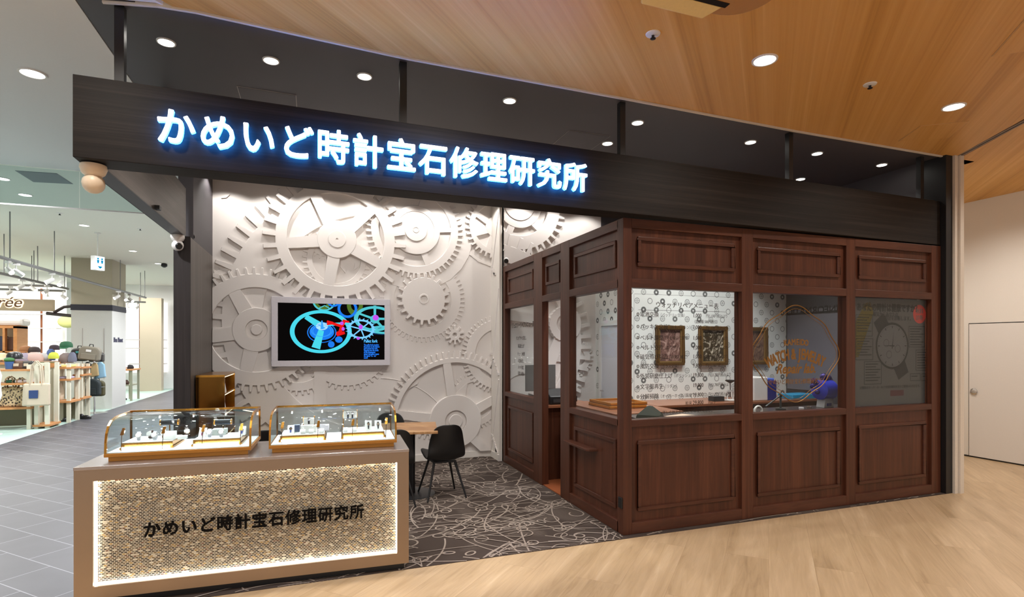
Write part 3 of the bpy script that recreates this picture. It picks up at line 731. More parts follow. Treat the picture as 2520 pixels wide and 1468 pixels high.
arc_text(m, 'KAMEIDO', .08, 1.585, .012, .30, .003, .85)
arc_text(m, 'WATCH & JEWELRY', .145, 1.375, .085, .69, .005, .60)
text_mb(m, 'Repair lab.', .13, (cx, yg, 1.325), RX, UZ, .0008, .004, 'CENTER', .9, shear=.35)
text_mb(m, SIGN, .055, (cx, yg, 1.225), RX, UZ, .0008, .0008, 'CENTER', .95)
m.build('gilt_lettering', GOLD, G2)
# ------------------------------------------------------------------ counter with the lit mosaic front
CA = math.atan2(3.904-3.998, .630+1.366); CO = (-1.366, 3.998); CL = 1.998; CT = .858
MC = frame((CO[0], CO[1], 0), CA)
t = thing('counter', 'brushed steel sales counter with lit mosaic front and black lettering', 'counter', (CO[0], CO[1], 0), CA)
b = MB(MC); X0, X1, Z0, Z1 = .098, 1.917, .125, .768
m_cs = plain('counter_steel', (158, 138, 118), .34, .9, noise=.04, bscale=4)
b.box(0, X0, 0, .05, .05, CT-.02).box(X1, CL, 0, .05, .05, CT-.02).box(X0, X1, 0, .05, .05, Z0).box(X0, X1, 0, .05, Z1, CT-.02)
b.box(0, CL, .075, .64, .05, CT-.02).box(0, X0, .05, .075, .05, CT-.02).box(X1, CL, .05, .075, .05, CT-.02).box(X0, X1, .05, .075, .05, Z0).box(X0, X1, .05, .075, Z1, CT-.02)
b.build('counter_body', m_cs, t)
MB(MC).box(-.002, CL+.002, -.003, .645, CT-.02, CT).build('counter_top', plain('steel_top', (176, 166, 160), .26, .85), t, bevel=.002)
MB(MC).box(.03, CL-.03, .03, .6, .006, .05).build('toe_kick', M_BLACK, t)
def mosaic():
    m, nt, bs = base('mosaic'); bs.inputs['Roughness'].default_value = .25
    tc = N(nt, 'ShaderNodeTexCoord'); sp_ = N(nt, 'ShaderNodeSeparateXYZ'); L(nt, tc.outputs['Object'], sp_.inputs[0])
    cb = N(nt, 'ShaderNodeCombineXYZ'); L(nt, sp_.outputs[0], cb.inputs[0]); L(nt, sp_.outputs[2], cb.inputs[1])
    br = N(nt, 'ShaderNodeTexBrick', Scale=1.0)
    for k, v in (('Color1', (0, 0, 0, 1)), ('Color2', (1, 1, 1, 1)), ('Mortar', (.5, .5, .5, 1)), ('Brick Width', .0200), ('Row Height', .0101), ('Mortar Size', .0016), ('Mortar Smooth', .1), ('Bias', 0.0)): br.inputs[k].default_value = v
    L(nt, cb.outputs[0], br.inputs['Vector'])
    rp = ramp(nt, [(0, (22, 14, 8)), (.2, (44, 32, 20)), (.36, (82, 62, 36)), (.5, (66, 52, 34)), (.6, (108, 86, 52)), (.7, (108, 100, 84)), (.79, (146, 114, 52)), (.86, (86, 46, 24)), (.9, (180, 170, 148))]); rp.color_ramp.interpolation = 'CONSTANT'
    L(nt, br.outputs['Color'], rp.inputs[0])
    mx = N(nt, 'ShaderNodeMix', data_type='RGBA'); mx.inputs[7].default_value = sr((196, 187, 168))
    L(nt, br.outputs['Fac'], mx.inputs[0]); L(nt, rp.outputs[0], mx.inputs[6]); L(nt, mx.outputs[2], bs.inputs['Base Color'])
    return m
MB(MC).box(X0-.01, X1+.01, .062, .074, Z0-.01, Z1+.01).build('mosaic_panel', mosaic(), t)
LED = glow('led_strip', (255, 246, 232), 6)
for a in ((X0, X0+.004, Z0+.006, Z1-.006), (X1-.004, X1, Z0+.006, Z1-.006), (X0, X1, Z0, Z0+.004), (X0, X1, Z1-.004, Z1)):
    MB(MC).box(a[0], a[1], .022, .058, a[2], a[3]).build('light_strip', LED, t)
m = MB(); cu = Vector((math.cos(CA), math.sin(CA), 0)); cn = Vector((math.sin(CA), -math.cos(CA), 0))
for i, ch in enumerate(SIGN):
    o0 = MC @ Vector((.352+.1035*i, .036, .398)); text_mb(m, ch, .104, o0, cu, UZ, .012, .0022, sx=.95)
m.build('lettering', plain('letter_black', (9, 7, 6), .6, spec=.1), t)

# ------------------------------------------------------------------ curved glass display cases
PROF = [(.004, .045), (.008, .12), (.022, .178), (.052, .222), (.10, .252), (.18, .268), (.30, .273), (.45, .274)]
M_GOLDP = plain('gold_plinth', (184, 124, 50), .32, .55)
M_PLAT = plain('display_white', (236, 236, 232), .5)
CLED = glow('case_led', (236, 246, 255), 16); HEAD = glow('spot_head_glow', (255, 255, 255), 60)
def showcase(label, x0, x1):
    D = .46; y0 = .115
    M = MC @ Matrix.Translation((x0, y0, CT))
    t = thing('display_case', label, 'display case', tuple(M @ Vector((0, 0, 0))), CA, 'curved glass display cases on the counter')
    W = x1-x0
    MB(M).box(.02, W-.02, .015, D-.01, .001, .03).build('plinth', M_GOLDP, t)
    MB(M).box(0, W, 0, D, .03, .052).build('base_frame', M_GOLDP, t, bevel=.002)
    MB(M).box(.012, W-.012, .012, D-.012, .052, .056).build('floor_panel', M_PLAT, t)
    for xe in (.0, W-.012):
        b = MB(M); n = len(PROF); w = .014
        outer = [(xe, y, z) for y, z in PROF]; inner = []
        for i, (y, z) in enumerate(PROF):
            a = PROF[max(i-1, 0)]; c = PROF[min(i+1, n-1)]; d = Vector((c[0]-a[0], c[1]-a[1])).normalized(); inner.append((xe, y+d.y*w, z-d.x*w))
        for i in range(n-1): b.prism([outer[i], outer[i+1], inner[i+1], inner[i]], (.012, 0, 0))
        b.build('end_frame', M_BRASS, t)
        b = MB(M); b.prism([(xe+.004, y, z) for y, z in [PROF[0]]+[(q[1], q[2]) for q in inner]+[(.45, .05)]], (.003, 0, 0)); b.build('end_glass', M_CASEGLASS, t)
        MB(M).box(xe, xe+.012, D-.016, D-.004, .052, .272).build('rear_upright', M_BRASSD, t)
    b = MB(M)
    for i in range(len(PROF)-1):
        (ya, za), (yb, zb) = PROF[i], PROF[i+1]
        b.add([(.012, ya, za), (W-.012, ya, za), (W-.012, yb, zb), (.012, yb, zb)], [(0, 1, 2, 3)])
    o = b.build('curved_glass', M_CASEGLASS, t, smooth=True)
    s = o.modifiers.new('thick', 'SOLIDIFY'); s.thickness = .004
    MB(M).box(0, W, D-.016, D-.004, .264, .276).build('top_bar', M_BRASS, t)
    MB(M).box(.012, W-.012, D-.012, D-.008, .056, .264).build('rear_glass', M_CASEGLASS, t)
    # two stepped platforms lit underneath
    for k in (0, 1):
        a = .06+k*(W*.5-.01); e = a+W*.5-.13
        b = MB(M); b.box(a, e, .11, .36, .068, .098); p = b.build('platform', M_BRASS, t)
        MB(M).box(a+.004, e-.004, .112, .358, .098, .102).build('platform_top', M_PLAT, p)
        MB(M).box(a+.01, e-.01, .078, .084, .060, .076).build('light_strip', CLED, p)
        MB(M).box(a-.008, e+.008, .10, .37, .056, .068).build('platform_foot', M_BRASS, p)
    for k in range(4):
        x = .075+(W-.15)*k/3
        q = MB(M).tube([(x, .055, .056), (x+.004, .058, .16)], .0022, 6).build('spot_stem', M_BRASSD, t)
        b = MB(M); b.prism([(x-.007, .056, .158), (x+.013, .056, .158), (x+.017, .075, .202), (x+.001, .075, .202)], (0, .006, 0)); b.build('spot_head', M_BRASS, q, bevel=.001)
        MB(M).box(x-.001, x+.011, .083, .086, .17, .19).build('spot_lens', HEAD, q)
    for k in range(3):
        c = M @ Vector((W*(.2+.3*k), .26, .262)); d = M @ Vector((W*(.2+.3*k), .22, .1))
    area('case_light', tuple(M @ Vector((W/2, .40, .255))), tuple(M @ Vector((W/2, .2, .08))), 3.2, W*.9, .02, (.93, .97, 1), roll=cu)
    return M, W
MC1, W1 = showcase('left curved glass case full of dark watch rolls and watches on the counter', .113, .958)
MC2, W2 = showcase('right curved glass case with white watch stands on the counter', 1.068, 1.925)
# contents: watches, rolls and stands (built once, copied)
STRAPS = {k: plain('strap_'+k, c, .5) for k, c in (('brown', (70, 42, 30)), ('black', (22, 22, 26)), ('plum', (130, 40, 90)), ('blue', (50, 70, 150)), ('silver', (200, 200, 205)))}
def watch(M, x, y, z, strap, label, g, lean=35, rot=0, s=1.0):
    c = M @ Vector((x, y, z)); t = thing('wrist_watch', label, 'watch', tuple(c), CA+R(rot), g)
    Q = frame(tuple(c), CA+R(rot)) @ Matrix.Rotation(R(-(90-lean)+90-90), 4, 'X') if 0 else frame(tuple(c), CA+R(rot))
    # strap is a closed oval band standing on its edge, dial on the front
    b = MB(Q); pts = [(0, .018*s+.024*s*math.cos(2*PI*i/24), .031*s+.030*s*math.sin(2*PI*i/24)) for i in range(24)]
    w = .010*s
    vs = []; fs = []
    for i, p in enumerate(pts):
        q = Vector((0, .018*s, .031*s)); r = Vector(p); inn = q+(r-q)*.9
        vs += [(-w, r.y, r.z), (w, r.y, r.z), (w, inn.y, inn.z), (-w, inn.y, inn.z)]
    for i in range(24):
        j = (i+1) % 24
        for q in range(4): fs.append((i*4+q, i*4+(q+1) % 4, j*4+(q+1) % 4, j*4+q))
    b.add(vs, fs); b.build('strap', STRAPS[strap], t, smooth=True)
    ax = (0, -.9, .42)
    b = MB(Q); b.lathe([(0, 0), (.018*s, 0), (.020*s, .004*s), (.018*s, .008*s), (.016*s, .0085*s)], (0, -.005*s, .038*s), 24, ax); k = b.build('watch_case', M_CHROME, t, smooth=True)
    b = MB(Q); b.lathe([(0, 0), (.0165*s, 0)], (0, -.005*s-.9*.0087*s, .038*s+.42*.0087*s), 24, ax); b.build('dial', M_PLAT, k)
    return t
P = .103
g1 = 'watches in the left display case'
for x, y, st, lab, rot in ((.14, .16, 'silver', 'steel watch nearest the left end of the left display case', 10), (.19, .21, 'brown', 'watch on brown strap second from the left end of the left case', -8), (.235, .15, 'silver', 'small steel watch in front of the white box in the left case', 0),
                     (.272, .21, 'brown', 'watch on brown strap touching the white box in the left case', 5), (.40, .26, 'brown', 'brown watch lying on the ramp behind the white box', 20), (.56, .16, 'silver', 'pale watch in front of the black roll in the left case', 0), (.635, .15, 'silver', 'white watch right of the pale one in the left case', 5)):
    watch(MC1, x, y, P, st, lab, g1, 35, rot, .95)
def roll(M, x, y, z, label, leg=.10):
    """dark cushioned roll with gilt ends carried on a small foot"""
    c = M @ Vector((x, y, z)); t = thing('watch_roll', label, 'watch stand', tuple(c), CA, 'dark watch rolls with gilt ends')
    b = MB(M); b.tube([(x-.052, y, z+leg), (x+.052, y, z+leg)], .019, 18); b.build('cushion', STRAPS['black'], t, smooth=True)
    for s in (-1, 1):
        b = MB(M); b.tube([(x+s*.05, y, z+leg), (x+s*.058, y, z+leg)], .0205, 18); b.build('end_ring', M_BRASS, t, smooth=True)
    b = MB(M); b.box(x-.03, x+.03, y-.02, y+.02, z, z+.006).tube([(x, y, z), (x, y, z+leg-.015)], .004, 8); b.build('stand', M_BRASSD, t)
roll(MC1, .29, .28, P, 'black watch roll with gilt ends left of the dark wall end in the case'); roll(MC1, .62, .30, P, 'black watch roll with gilt ends near the right end of the left case', .085)
def stand(M, x, y, z, st, label, g, tall=.055, w=.022, face=M_PLAT):
    c = M @ Vector((x, y, z)); t = thing('watch_stand', label, 'watch stand', tuple(c), CA, g)
    b = MB(M); b.prism([(x-w, y, z), (x-w, y+.06, z), (x-w, y+.06, z+tall), (x-w, y+.045, z+tall)], (2*w, 0, 0)); b.build('wedge', face, t)
    b = MB(M); d = Vector((0, .045, tall)).normalized(); n = Vector((0, -d.z, d.y)); f = Vector((x, y, z))
    wv = Vector((.007, 0, 0)); p = [f+d*.012+n*.001, f+d*(tall*1.05)+n*.001]
    b.prism([p[0]-wv*.6, p[1]-wv, p[1]+wv, p[0]+wv*.6], n*.003); s_ = b.build('strap', STRAPS[st], t)
    b = MB(M); b.lathe([(0, 0), (.010, 0), (.011, .003), (.009, .005)], f+d*(tall*.75)+n*.004, 18, tuple(n)); b.build('dial', M_CHROME, t, smooth=True)
    return t
stand(MC1, .505, .20, P, 'plum', 'watch stand with plum strap in the left case', g1); stand(MC1, .755, .20, P, 'blue', 'watch stand with pale blue strap at the right end of the left case', g1)
g2 = 'white watch stands in the right case'
stand(MC2, .125, .15, P, 'blue', 'white stand with bright blue strap at the left of the right case', g2)
stand(MC2, .665, .16, P, 'black', 'white stand with black watch, left one of the pair in the right case', g2, .065, .024); stand(MC2, .735, .15, P, 'black', 'white stand with black watch, right one of the pair in the right case', g2, .065, .024)
def block(M, x0, x1, y0, y1, h, label, mat=M_PLAT, z=P, name='display_block', cat='display block', g='small display blocks'):
    c = M @ Vector(((x0+x1)/2, (y0+y1)/2, z)); o = MB(M).box(x0, x1, y0, y1, z, z+h).build(name, mat, None, bevel=.002); tag(o, label, cat, g); return o
block(MC1, .285, .355, .15, .20, .052, 'white stacked card block under the first bright lamp of the left case')
block(MC1, .375, .425, .13, .18, .022, 'small white block right of the stacked card block')
block(MC1, .555, .645, .25, .33, .04, 'glass-grey block under the right black roll', plain('pale_block', (190, 196, 190), .3))
block(MC2, .19, .30, .19, .24, .05, 'white block under the gilt framed watch card')
block(MC2, .32, .385, .24, .25, .048, 'printed white price card right of the framed watch', plain('price_card', (225, 222, 230), .6))
for x, lab in ((.21, 'white ring stand in front of the white block'), (.265, 'white ring stand right of the first ring stand'), (.335, 'white ring stand below the price card'), (.50, 'white ring stand left of the tall gilt frame foot'), (.565, 'white ring stand right of the tall gilt frame foot')):
    block(MC2, x-.016, x+.016, .13, .16, .03, lab, name='ring_stand', cat='ring stand', g='white ring stands')
block(MC2, .135, .18, .24, .28, .05, 'dark blue watch box at the left of the right case', plain('navy_box', (60, 70, 96), .4), name='watch_box', cat='box', g=None)
def gilt(M, x, y, z, w, h, leg, label, n):
    c = M @ Vector((x, y, z)); t = thing('watch_display', label, 'watch display', tuple(c), CA, 'gilt framed watch displays')
    b = MB(M)
    for s in (-1, 1): b.tube([(x+s*w/2, y, z), (x+s*w/2, y, z+leg+h+.006)], .0032, 8).ball((x+s*w/2, y, z+leg+h+.009), .0045)
    b.build('gilt_post', M_BRASS, t, smooth=True)
    MB(M).box(x-w/2, x+w/2, y-.004, y+.004, z+leg, z+leg+h).build('card', M_PLAT, t)
    for i in range(n):
        xx = x+(i-(n-1)/2)*.032; q = MB(M).box(xx-.006, xx+.006, y-.009, y-.004, z+leg, z+leg+h).build('strap', STRAPS['black'], t)
        b = MB(M); b.lathe([(0, 0), (.010, 0), (.011, .003), (.008, .005)], (xx, y-.009, z+leg+h*.8), 16, (0, -1, 0)); b.build('dial', M_CHROME, q, smooth=True)
gilt(MC2, .245, .215, P+.0505, .075, .045, .008, 'gilt framed card with one black watch in the right case', 1); gilt(MC2, .535, .25, P, .10, .05, .085, 'tall gilt frame with two watches in the right case', 2)

# ------------------------------------------------------------------ table and black shell chairs
def chair(name, label, loc, rz):
    t = thing(name, label, 'chair', loc, rz, 'black shell chairs')
    Mx = frame(loc, rz)
    prof = [(-.235, .420, .12), (-.222, .440, .16), (-.17, .446, .188), (-.06, .424, .20), (.05, .402, .203), (.125, .398, .203), (.172, .422, .202), (.198, .475, .199), (.213, .54, .193), (.226, .61, .182), (.236, .68, .167), (.242, .725, .150), (.246, .755, .125), (.247, .771, .092), (.247, .779, .05)]
    vs = []; fs = []; nu = 12
    for y, z, hw in prof:
        for k in range(nu+1):
            s = -1+2*k/nu; e = abs(s)**2.2
            back = min(1, max(0, (z-.44)/.15))
            vs.append((s*hw, -(y-(s*hw)**2*1.7*back), z+e*.03*(1-back)))
    for i in range(len(prof)-1):
        for k in range(nu): fs.append((i*(nu+1)+k, i*(nu+1)+k+1, (i+1)*(nu+1)+k+1, (i+1)*(nu+1)+k))
    b = MB(Mx); b.add(vs, fs); o = b.build('shell', M_BLACKP, t, smooth=True)
    s = o.modifiers.new('thick', 'SOLIDIFY'); s.thickness = .022; s.offset = 0
    ss = o.modifiers.new('soft', 'SUBSURF'); ss.levels = 1; ss.render_levels = 2
    MB(Mx).box(-.12, .12, -.12, .12, .368, .386).build('seat_frame', M_BLACK, t, bevel=.004)
    for sx in (-1, 1):
        for sy in (-1, 1):
            MB(Mx).tube([(sx*.11, sy*.10, .38), (sx*.205, sy*.20, .004)], [.014, .009], 10).build('leg', M_BLACK, t, smooth=True)
    return t
# shell back is at -y of the chair frame: rz turns it
chair('shell_chair', 'black shell chair in full view right of the table with its back to the walkway', (1.265, 5.69, .005), R(4))
chair('shell_chair', 'black shell chair half hidden behind the right end of the counter', (.74, 5.56, .005), R(-4))
chair('shell_chair', 'black shell chair on the far side of the table against the relief wall', (.86, 6.42, .005), R(184))
chair('shell_chair', 'black shell chair seen in the gap between the two display cases', (-.47, 5.95, .005), R(10))
t = thing('cafe_table', 'square wood-grain table on black pedestal beside the shell chairs', 'table', (.90, 5.82, .005), R(-10))
MT = frame((.90, 5.82, .005), R(-10))
MB(MT).box(-.33, .33, -.36, .33, .70, .725).build('tabletop', wood('table_grain', [(.2, (96, 62, 36)), (.45, (146, 104, 66)), (.6, (186, 146, 102)), (.85, (120, 82, 50))], (3, 16, 1), rot=R(25), rough=.35, dist=2.5), t, bevel=.003)
b = MB(MT); b.tube([(.07, .05, .012), (.07, .05, .70)], .034, 16); b.build('pedestal', M_BLACK, t, smooth=True)
b = MB(MT); b.lathe([(.245, 0), (.245, .006), (.23, .014), (.04, .018)], (.07, .05, 0), 36); b.build('foot_plate', plain('foot_grey', (60, 60, 62), .4, .4), t, smooth=True)

# ------------------------------------------------------------------ gilt cabinet in the corner
t = thing('gilt_cabinet', 'polished gilt cabinet with lit open side shelves against the left shop wall', 'cabinet', (-1.02, 6.8, .004))
b = MB(); b.box(-1.15, -.884, 6.40, 6.42, .004, 1.26); b.build('front_panel', plain('gilt_mirror', (112, 74, 30), .12, 1.0), t)
MB().box(-1.15, -.884, 6.40, 7.18, 1.26, 1.282).build('top', M_BRASS, t); MB().box(-1.15, -1.13, 6.42, 7.18, .004, 1.26).build('side_panel', M_BRASS, t); MB().box(-1.13, -.884, 7.16, 7.18, .004, 1.26).build('rear_panel', M_BRASS, t)
for z in (.004, .35, .62, .86, 1.07): MB().box(-1.13, -.888, 6.42, 7.16, z, z+.016).build('shelf', M_BRASS, t)
for z in (.62, .86, 1.07, 1.26): MB().box(-.90, -.893, 6.44, 7.14, z-.006, z-.001).build('light_strip', glow('warm_strip', (255, 226, 170), 14), t)
for i, z in enumerate((.876, 1.086)):
    b = MB(); b.prism([(-.93, 6.47, z), (-.93, 6.60, z), (-.93, 6.60, z+.02), (-.93, 6.49, z+.12)], (.035, 0, 0))
    tag(b.build('price_easel', M_PLAT), ('white easel card on the upper shelf of the gilt cabinet', 'white easel card on the middle shelf of the gilt cabinet')[1-i], 'card', 'easel cards in the gilt cabinet')

# ------------------------------------------------------------------ screen on the relief wall
a = at_y(668, 729, WY-.10); c = at_y(960, 898, WY-.10)
x0, x1, z1, z0 = a.x, c.x, a.z, c.z
t = thing('wall_screen', 'wall screen in white frame showing a watch movement', 'screen', ((x0+x1)/2, WY-.1, (z0+z1)/2))
fw = .073
b = MB(); b.box(x0, x1, WY-.11, WY, z1-fw, z1).box(x0, x1, WY-.11, WY, z0, z0+fw).box(x0, x0+fw, WY-.11, WY, z0+fw, z1-fw).box(x1-fw, x1, WY-.11, WY, z0+fw, z1-fw)
b.build('screen_frame', plain('screen_frame', (206, 202, 208), .35), t, bevel=.003)
MB().box(x0+fw, x1-fw, WY-.10, WY-.01, z0+fw, z1-fw).build('screen_panel', glow('screen_black', (10, 8, 8), 1), t)
SX0, SX1, SZ0, SZ1 = x0+fw, x1-fw, z0+fw, z1-fw
def S(u, v): return SX0+(SX1-SX0)*(u-312)/1955.0, SZ1-(SZ1-SZ0)*(v-165)/1050.0    # zoomed-photo pixels on the panel
class Scr:
    def __init__(s): s.b = MB(); s.k = 0
    def lay(s): s.k += 1; return WY-.1005-.0003*s.k
LAYER = [0]
def clipq(p): return (min(max(p[0], SX0), SX1), p[1], min(max(p[2], SZ0), SZ1))
PB = MB(); PB.raw = True; PMATS = []
def pic(name, mn, colr, st, polys):
    b = PB; b.slot = LAYER[0]; LAYER[0] += 1; PMATS.append(glow(mn, colr, st)); y = WY-.1002-.0004*LAYER[0]
    for pts in polys:
        b.add([clipq((S(u, v)[0], y, S(u, v)[1])) for u, v in pts], [tuple(range(len(pts)))])

def ringq(u, v, ru, rv, w, a0=0, a1=360, n=60, tilt=0):
    out = []
    for i in range(n):
        q = []
        for a, k in ((a0+(a1-a0)*i/n, 1), (a0+(a1-a0)*(i+1)/n, 1), (a0+(a1-a0)*(i+1)/n, w), (a0+(a1-a0)*i/n, w)):
            x = ru*k*math.cos(R(a)); y = rv*k*math.sin(R(a)); q.append((u+x*math.cos(R(tilt))-y*math.sin(R(tilt)), v+x*math.sin(R(tilt))+y*math.cos(R(tilt))))
        out.append(q)
    return out
def discq(u, v, ru, rv, n=30): return [[(u+ru*math.cos(2*PI*i/n), v+rv*math.sin(2*PI*i/n)) for i in range(n)]]
def barq(a, c, w0, w1):
    d = Vector((c[0]-a[0], c[1]-a[1])).normalized(); n = Vector((-d.y, d.x))
    return [[(a[0]+n.x*w0, a[1]+n.y*w0), (c[0]+n.x*w1, c[1]+n.y*w1), (c[0]-n.x*w1, c[1]-n.y*w1), (a[0]-n.x*w0, a[1]-n.y*w0)]]
def toothq(u, v, ru, rv, n, k): return [[(u+ru*math.cos(a-.3*PI/n), v+rv*math.sin(a-.3*PI/n)), (u+ru*k*math.cos(a+.5*PI/n), v+rv*k*math.sin(a+.5*PI/n)), (u+ru*math.cos(a+.7*PI/n), v+rv*math.sin(a+.7*PI/n))] for a in [2*PI*i/n for i in range(n)]]
pic('screen_print', 'pic_olive', (80, 110, 40), 1, ringq(1700, 180, 150, 200, .5)+ringq(1100, 130, 150, 150, .6))
pic('screen_print', 'pic_teal', (80, 190, 200), 1, ringq(2080, 430, 400, 240, .80)+barq((2080, 180), (2080, 400), 26, 22)+barq((2080, 440), (1760, 330), 22, 18)+barq((2080, 440), (2260, 620), 26, 22)+barq((2100, 430), (2266, 430), 24, 20)+discq(2080, 440, 90, 80)+ringq(1130, 120, 210, 180, .84)+ringq(2240, 640, 260, 80, .5)+barq((1040, 250), (1140, 200), 10, 8)+barq((1230, 250), (1140, 200), 10, 8))
pic('screen_print', 'pic_blue', (30, 120, 230), 1, discq(1090, 690, 225, 150)+ringq(1560, 250, 180, 170, .75)+toothq(1560, 250, 180, 170, 40, 1.08)+ringq(1300, 140, 110, 80, .6)+discq(1260, 920, 60, 60)+discq(1400, 830, 70, 60)+toothq(2240, 660, 250, 70, 60, 1.12)+ringq(1090, 700, 265, 190, .93))
pic('screen_print', 'pic_wheel', (72, 208, 226), 1, ringq(1080, 685, 560, 398, .855, n=80)+barq((1040, 560), (800, 410), 60, 44)+barq((1080, 660), (980, 990), 50, 80)+barq((1150, 560), (1560, 520), 30, 20))
pic('screen_print', 'pic_hub', (170, 220, 240), 1, discq(1090, 585, 110, 72))
pic('screen_print', 'pic_escape', (120, 200, 250), 1, ringq(1815, 630, 255, 180, .82)+toothq(1815, 630, 250, 178, 22, 1.2)+[q for a in (20, 75, 130, 200, 255, 310) for q in barq((1815, 630), (1815+215*math.cos(R(a)), 630+150*math.sin(R(a))), 13, 11)])
pic('screen_print', 'pic_spring', (60, 160, 250), 1, ringq(1090, 660, 200, 120, .95)+ringq(1090, 672, 170, 104, .94)+barq((1090, 480), (1095, 640), 12, 30)+barq((1030, 560), (1150, 620), 6, 10))
pic('screen_print', 'pic_fork', (226, 24, 24), 1, barq((1180, 495), (1290, 520), 22, 20)+barq((1180, 545), (1290, 530), 18, 18)+barq((1270, 525), (1450, 580), 24, 26)+barq((1450, 580), (1500, 480), 34, 30)+barq((1470, 475), (1590, 500), 28, 16)+barq((1460, 560), (1420, 700), 30, 34)+barq((1360, 735), (1510, 700), 36, 26)+discq(1390, 720, 42, 44)+discq(1240, 520, 28, 26))
pic('screen_print', 'pic_jewel', (190, 80, 230), 1, discq(2095, 410, 58, 54)+discq(1810, 590, 38, 46)+discq(1455, 525, 34, 34)+discq(1762, 805, 34, 26)+discq(1480, 630, 30, 34))
PB.build('screen_picture', PMATS, t)
m = MB(); LAYER[0] += 1; yy = WY-.1002-.0004*LAYER[0]
s0 = S(1868, 885); text_mb(m, 'Pallet fork', .060, (s0[0], yy, s0[1]), RX, UZ, .0002, .0010, sx=.70)
m.build('screen_title', glow('screen_text', (90, 190, 255), 1.2), t)
m = MB()
for i, s in enumerate(['The pallet fork transfers', 'the power to the balance', 'and controls the train.', 'Snapping into the tooth', 'of the escapement', 'wheel, the pallets create', 'the typical "tic - tac"', 'sound.']):
    s0 = S(1868, 945+35*i); text_mb(m, s, .035, (s0[0], yy, s0[1]), RX, UZ, .0002, .0006, sx=.56, res=2)
m.build('screen_text', glow('screen_small_text', (40, 130, 255), 1.1), t)
# ------------------------------------------------------------------ inside the booth
def paper():
    """white wallpaper printed with rows of little cog wheels"""
    m, nt, bs = base('cog_wallpaper'); bs.inputs['Roughness'].default_value = .7
    def mth(op, a, b_=None, c=None):
        n = N(nt, 'ShaderNodeMath', operation=op)
        for i, v in enumerate((a, b_, c)):
            if v is None: continue
            if isinstance(v, (int, float)): n.inputs[i].default_value = v
            else: L(nt, v, n.inputs[i])
        return n.outputs[0]
    tc = N(nt, 'ShaderNodeTexCoord'); s = N(nt, 'ShaderNodeSeparateXYZ'); L(nt, tc.outputs['Object'], s.inputs[0])
    h = mth('DIVIDE', mth('ADD', s.outputs[0], s.outputs[1]), .200)      # along the wall (walls run in x or in y)
    v = mth('DIVIDE', s.outputs[2], .118)
    row = mth('FLOOR', v); par = mth('MULTIPLY', mth('FLOORED_MODULO', row, 2.0), .5)
    hs = mth('ADD', h, par); cell = mth('FLOOR', hs)
    fx = mth('MULTIPLY', mth('SUBTRACT', mth('SUBTRACT', hs, cell), .5), .200); fy = mth('MULTIPLY', mth('SUBTRACT', mth('SUBTRACT', v, row), .5), .118)
    r = mth('SQRT', mth('ADD', mth('MULTIPLY', fx, fx), mth('MULTIPLY', fy, fy))); a = mth('ARCTAN2', fy, fx)
    cv = N(nt, 'ShaderNodeCombineXYZ'); L(nt, cell, cv.inputs[0]); L(nt, row, cv.inputs[1])
    wn = N(nt, 'ShaderNodeTexWhiteNoise', noise_dimensions='2D'); L(nt, cv.outputs[0], wn.inputs['Vector']); rnd = wn.outputs['Value']
    tooth = mth('MULTIPLY', mth('GREATER_THAN', mth('SINE', mth('MULTIPLY', a, 16.0)), 0.0), .005)
    ro = mth('ADD', .037, tooth)
    ri = mth('ADD', .014, mth('MULTIPLY', mth('GREATER_THAN', rnd, .28), .017))
    rim = mth('MULTIPLY', mth('LESS_THAN', r, ro), mth('GREATER_THAN', r, ri))
    hub = mth('MULTIPLY', mth('LESS_THAN', r, .012), mth('GREATER_THAN', r, .006))
    spk = mth('MULTIPLY', mth('LESS_THAN', mth('ABSOLUTE', mth('SINE', mth('MULTIPLY', a, 3.0))), .36), mth('MULTIPLY', mth('LESS_THAN', r, .033), mth('GREATER_THAN', r, .008)))
    inner = mth('MULTIPLY', mth('MAXIMUM', hub, spk), mth('GREATER_THAN', rnd, .5))
    fac = mth('MINIMUM', mth('ADD', rim, inner), 1.0)
    ink = N(nt, 'ShaderNodeMix', data_type='RGBA'); ink.inputs[6].default_value = sr((92, 92, 90)); ink.inputs[7].default_value = sr((150, 150, 146)); L(nt, wn.outputs['Value'], ink.inputs[0])
    mx = N(nt, 'ShaderNodeMix', data_type='RGBA'); mx.inputs[6].default_value = sr((232, 232, 226)); L(nt, ink.outputs[2], mx.inputs[7]); L(nt, fac, mx.inputs[0])
    L(nt, mx.outputs[2], bs.inputs['Base Color']); return m
M_PAPER = paper()
YP = 6.27; XP = 3.86
struct('wall_booth_paper', MB().box(XP, 6.6, YP, YP+.1, .012, 2.75), M_PAPER)
struct('wall_booth_inner', MB().box(XP, XP+.1, YP+.1, 7.1, .012, 2.75), M_PAPER)
struct('wall_booth_right', MB().box(6.6, 6.62, 4.2, YP+.1, .012, 2.75), plain('booth_dark_wall', (60, 60, 66), .4))
b = MB().box(XP-.03, XP, 6.42, 6.86, .012, 1.86); d = b.build('door_2', plain('inner_door', (206, 206, 212), .5)); tag(d, 'white inner door in the cog wallpaper of the booth', kind='structure')
MB().box(XP-.045, XP, 6.86, 6.93, .012, 1.93).box(XP-.045, XP, 6.36, 6.42, .012, 1.93).box(XP-.045, XP, 6.42, 6.86, 1.86, 1.93).build('door_frame', M_TRIMW, d)
MB().tube([(XP-.03, 6.82, .95), (XP-.075, 6.82, .95), (XP-.075, 6.74, .95)], .008, 8).build('door_handle', M_CHROME, d, smooth=True)
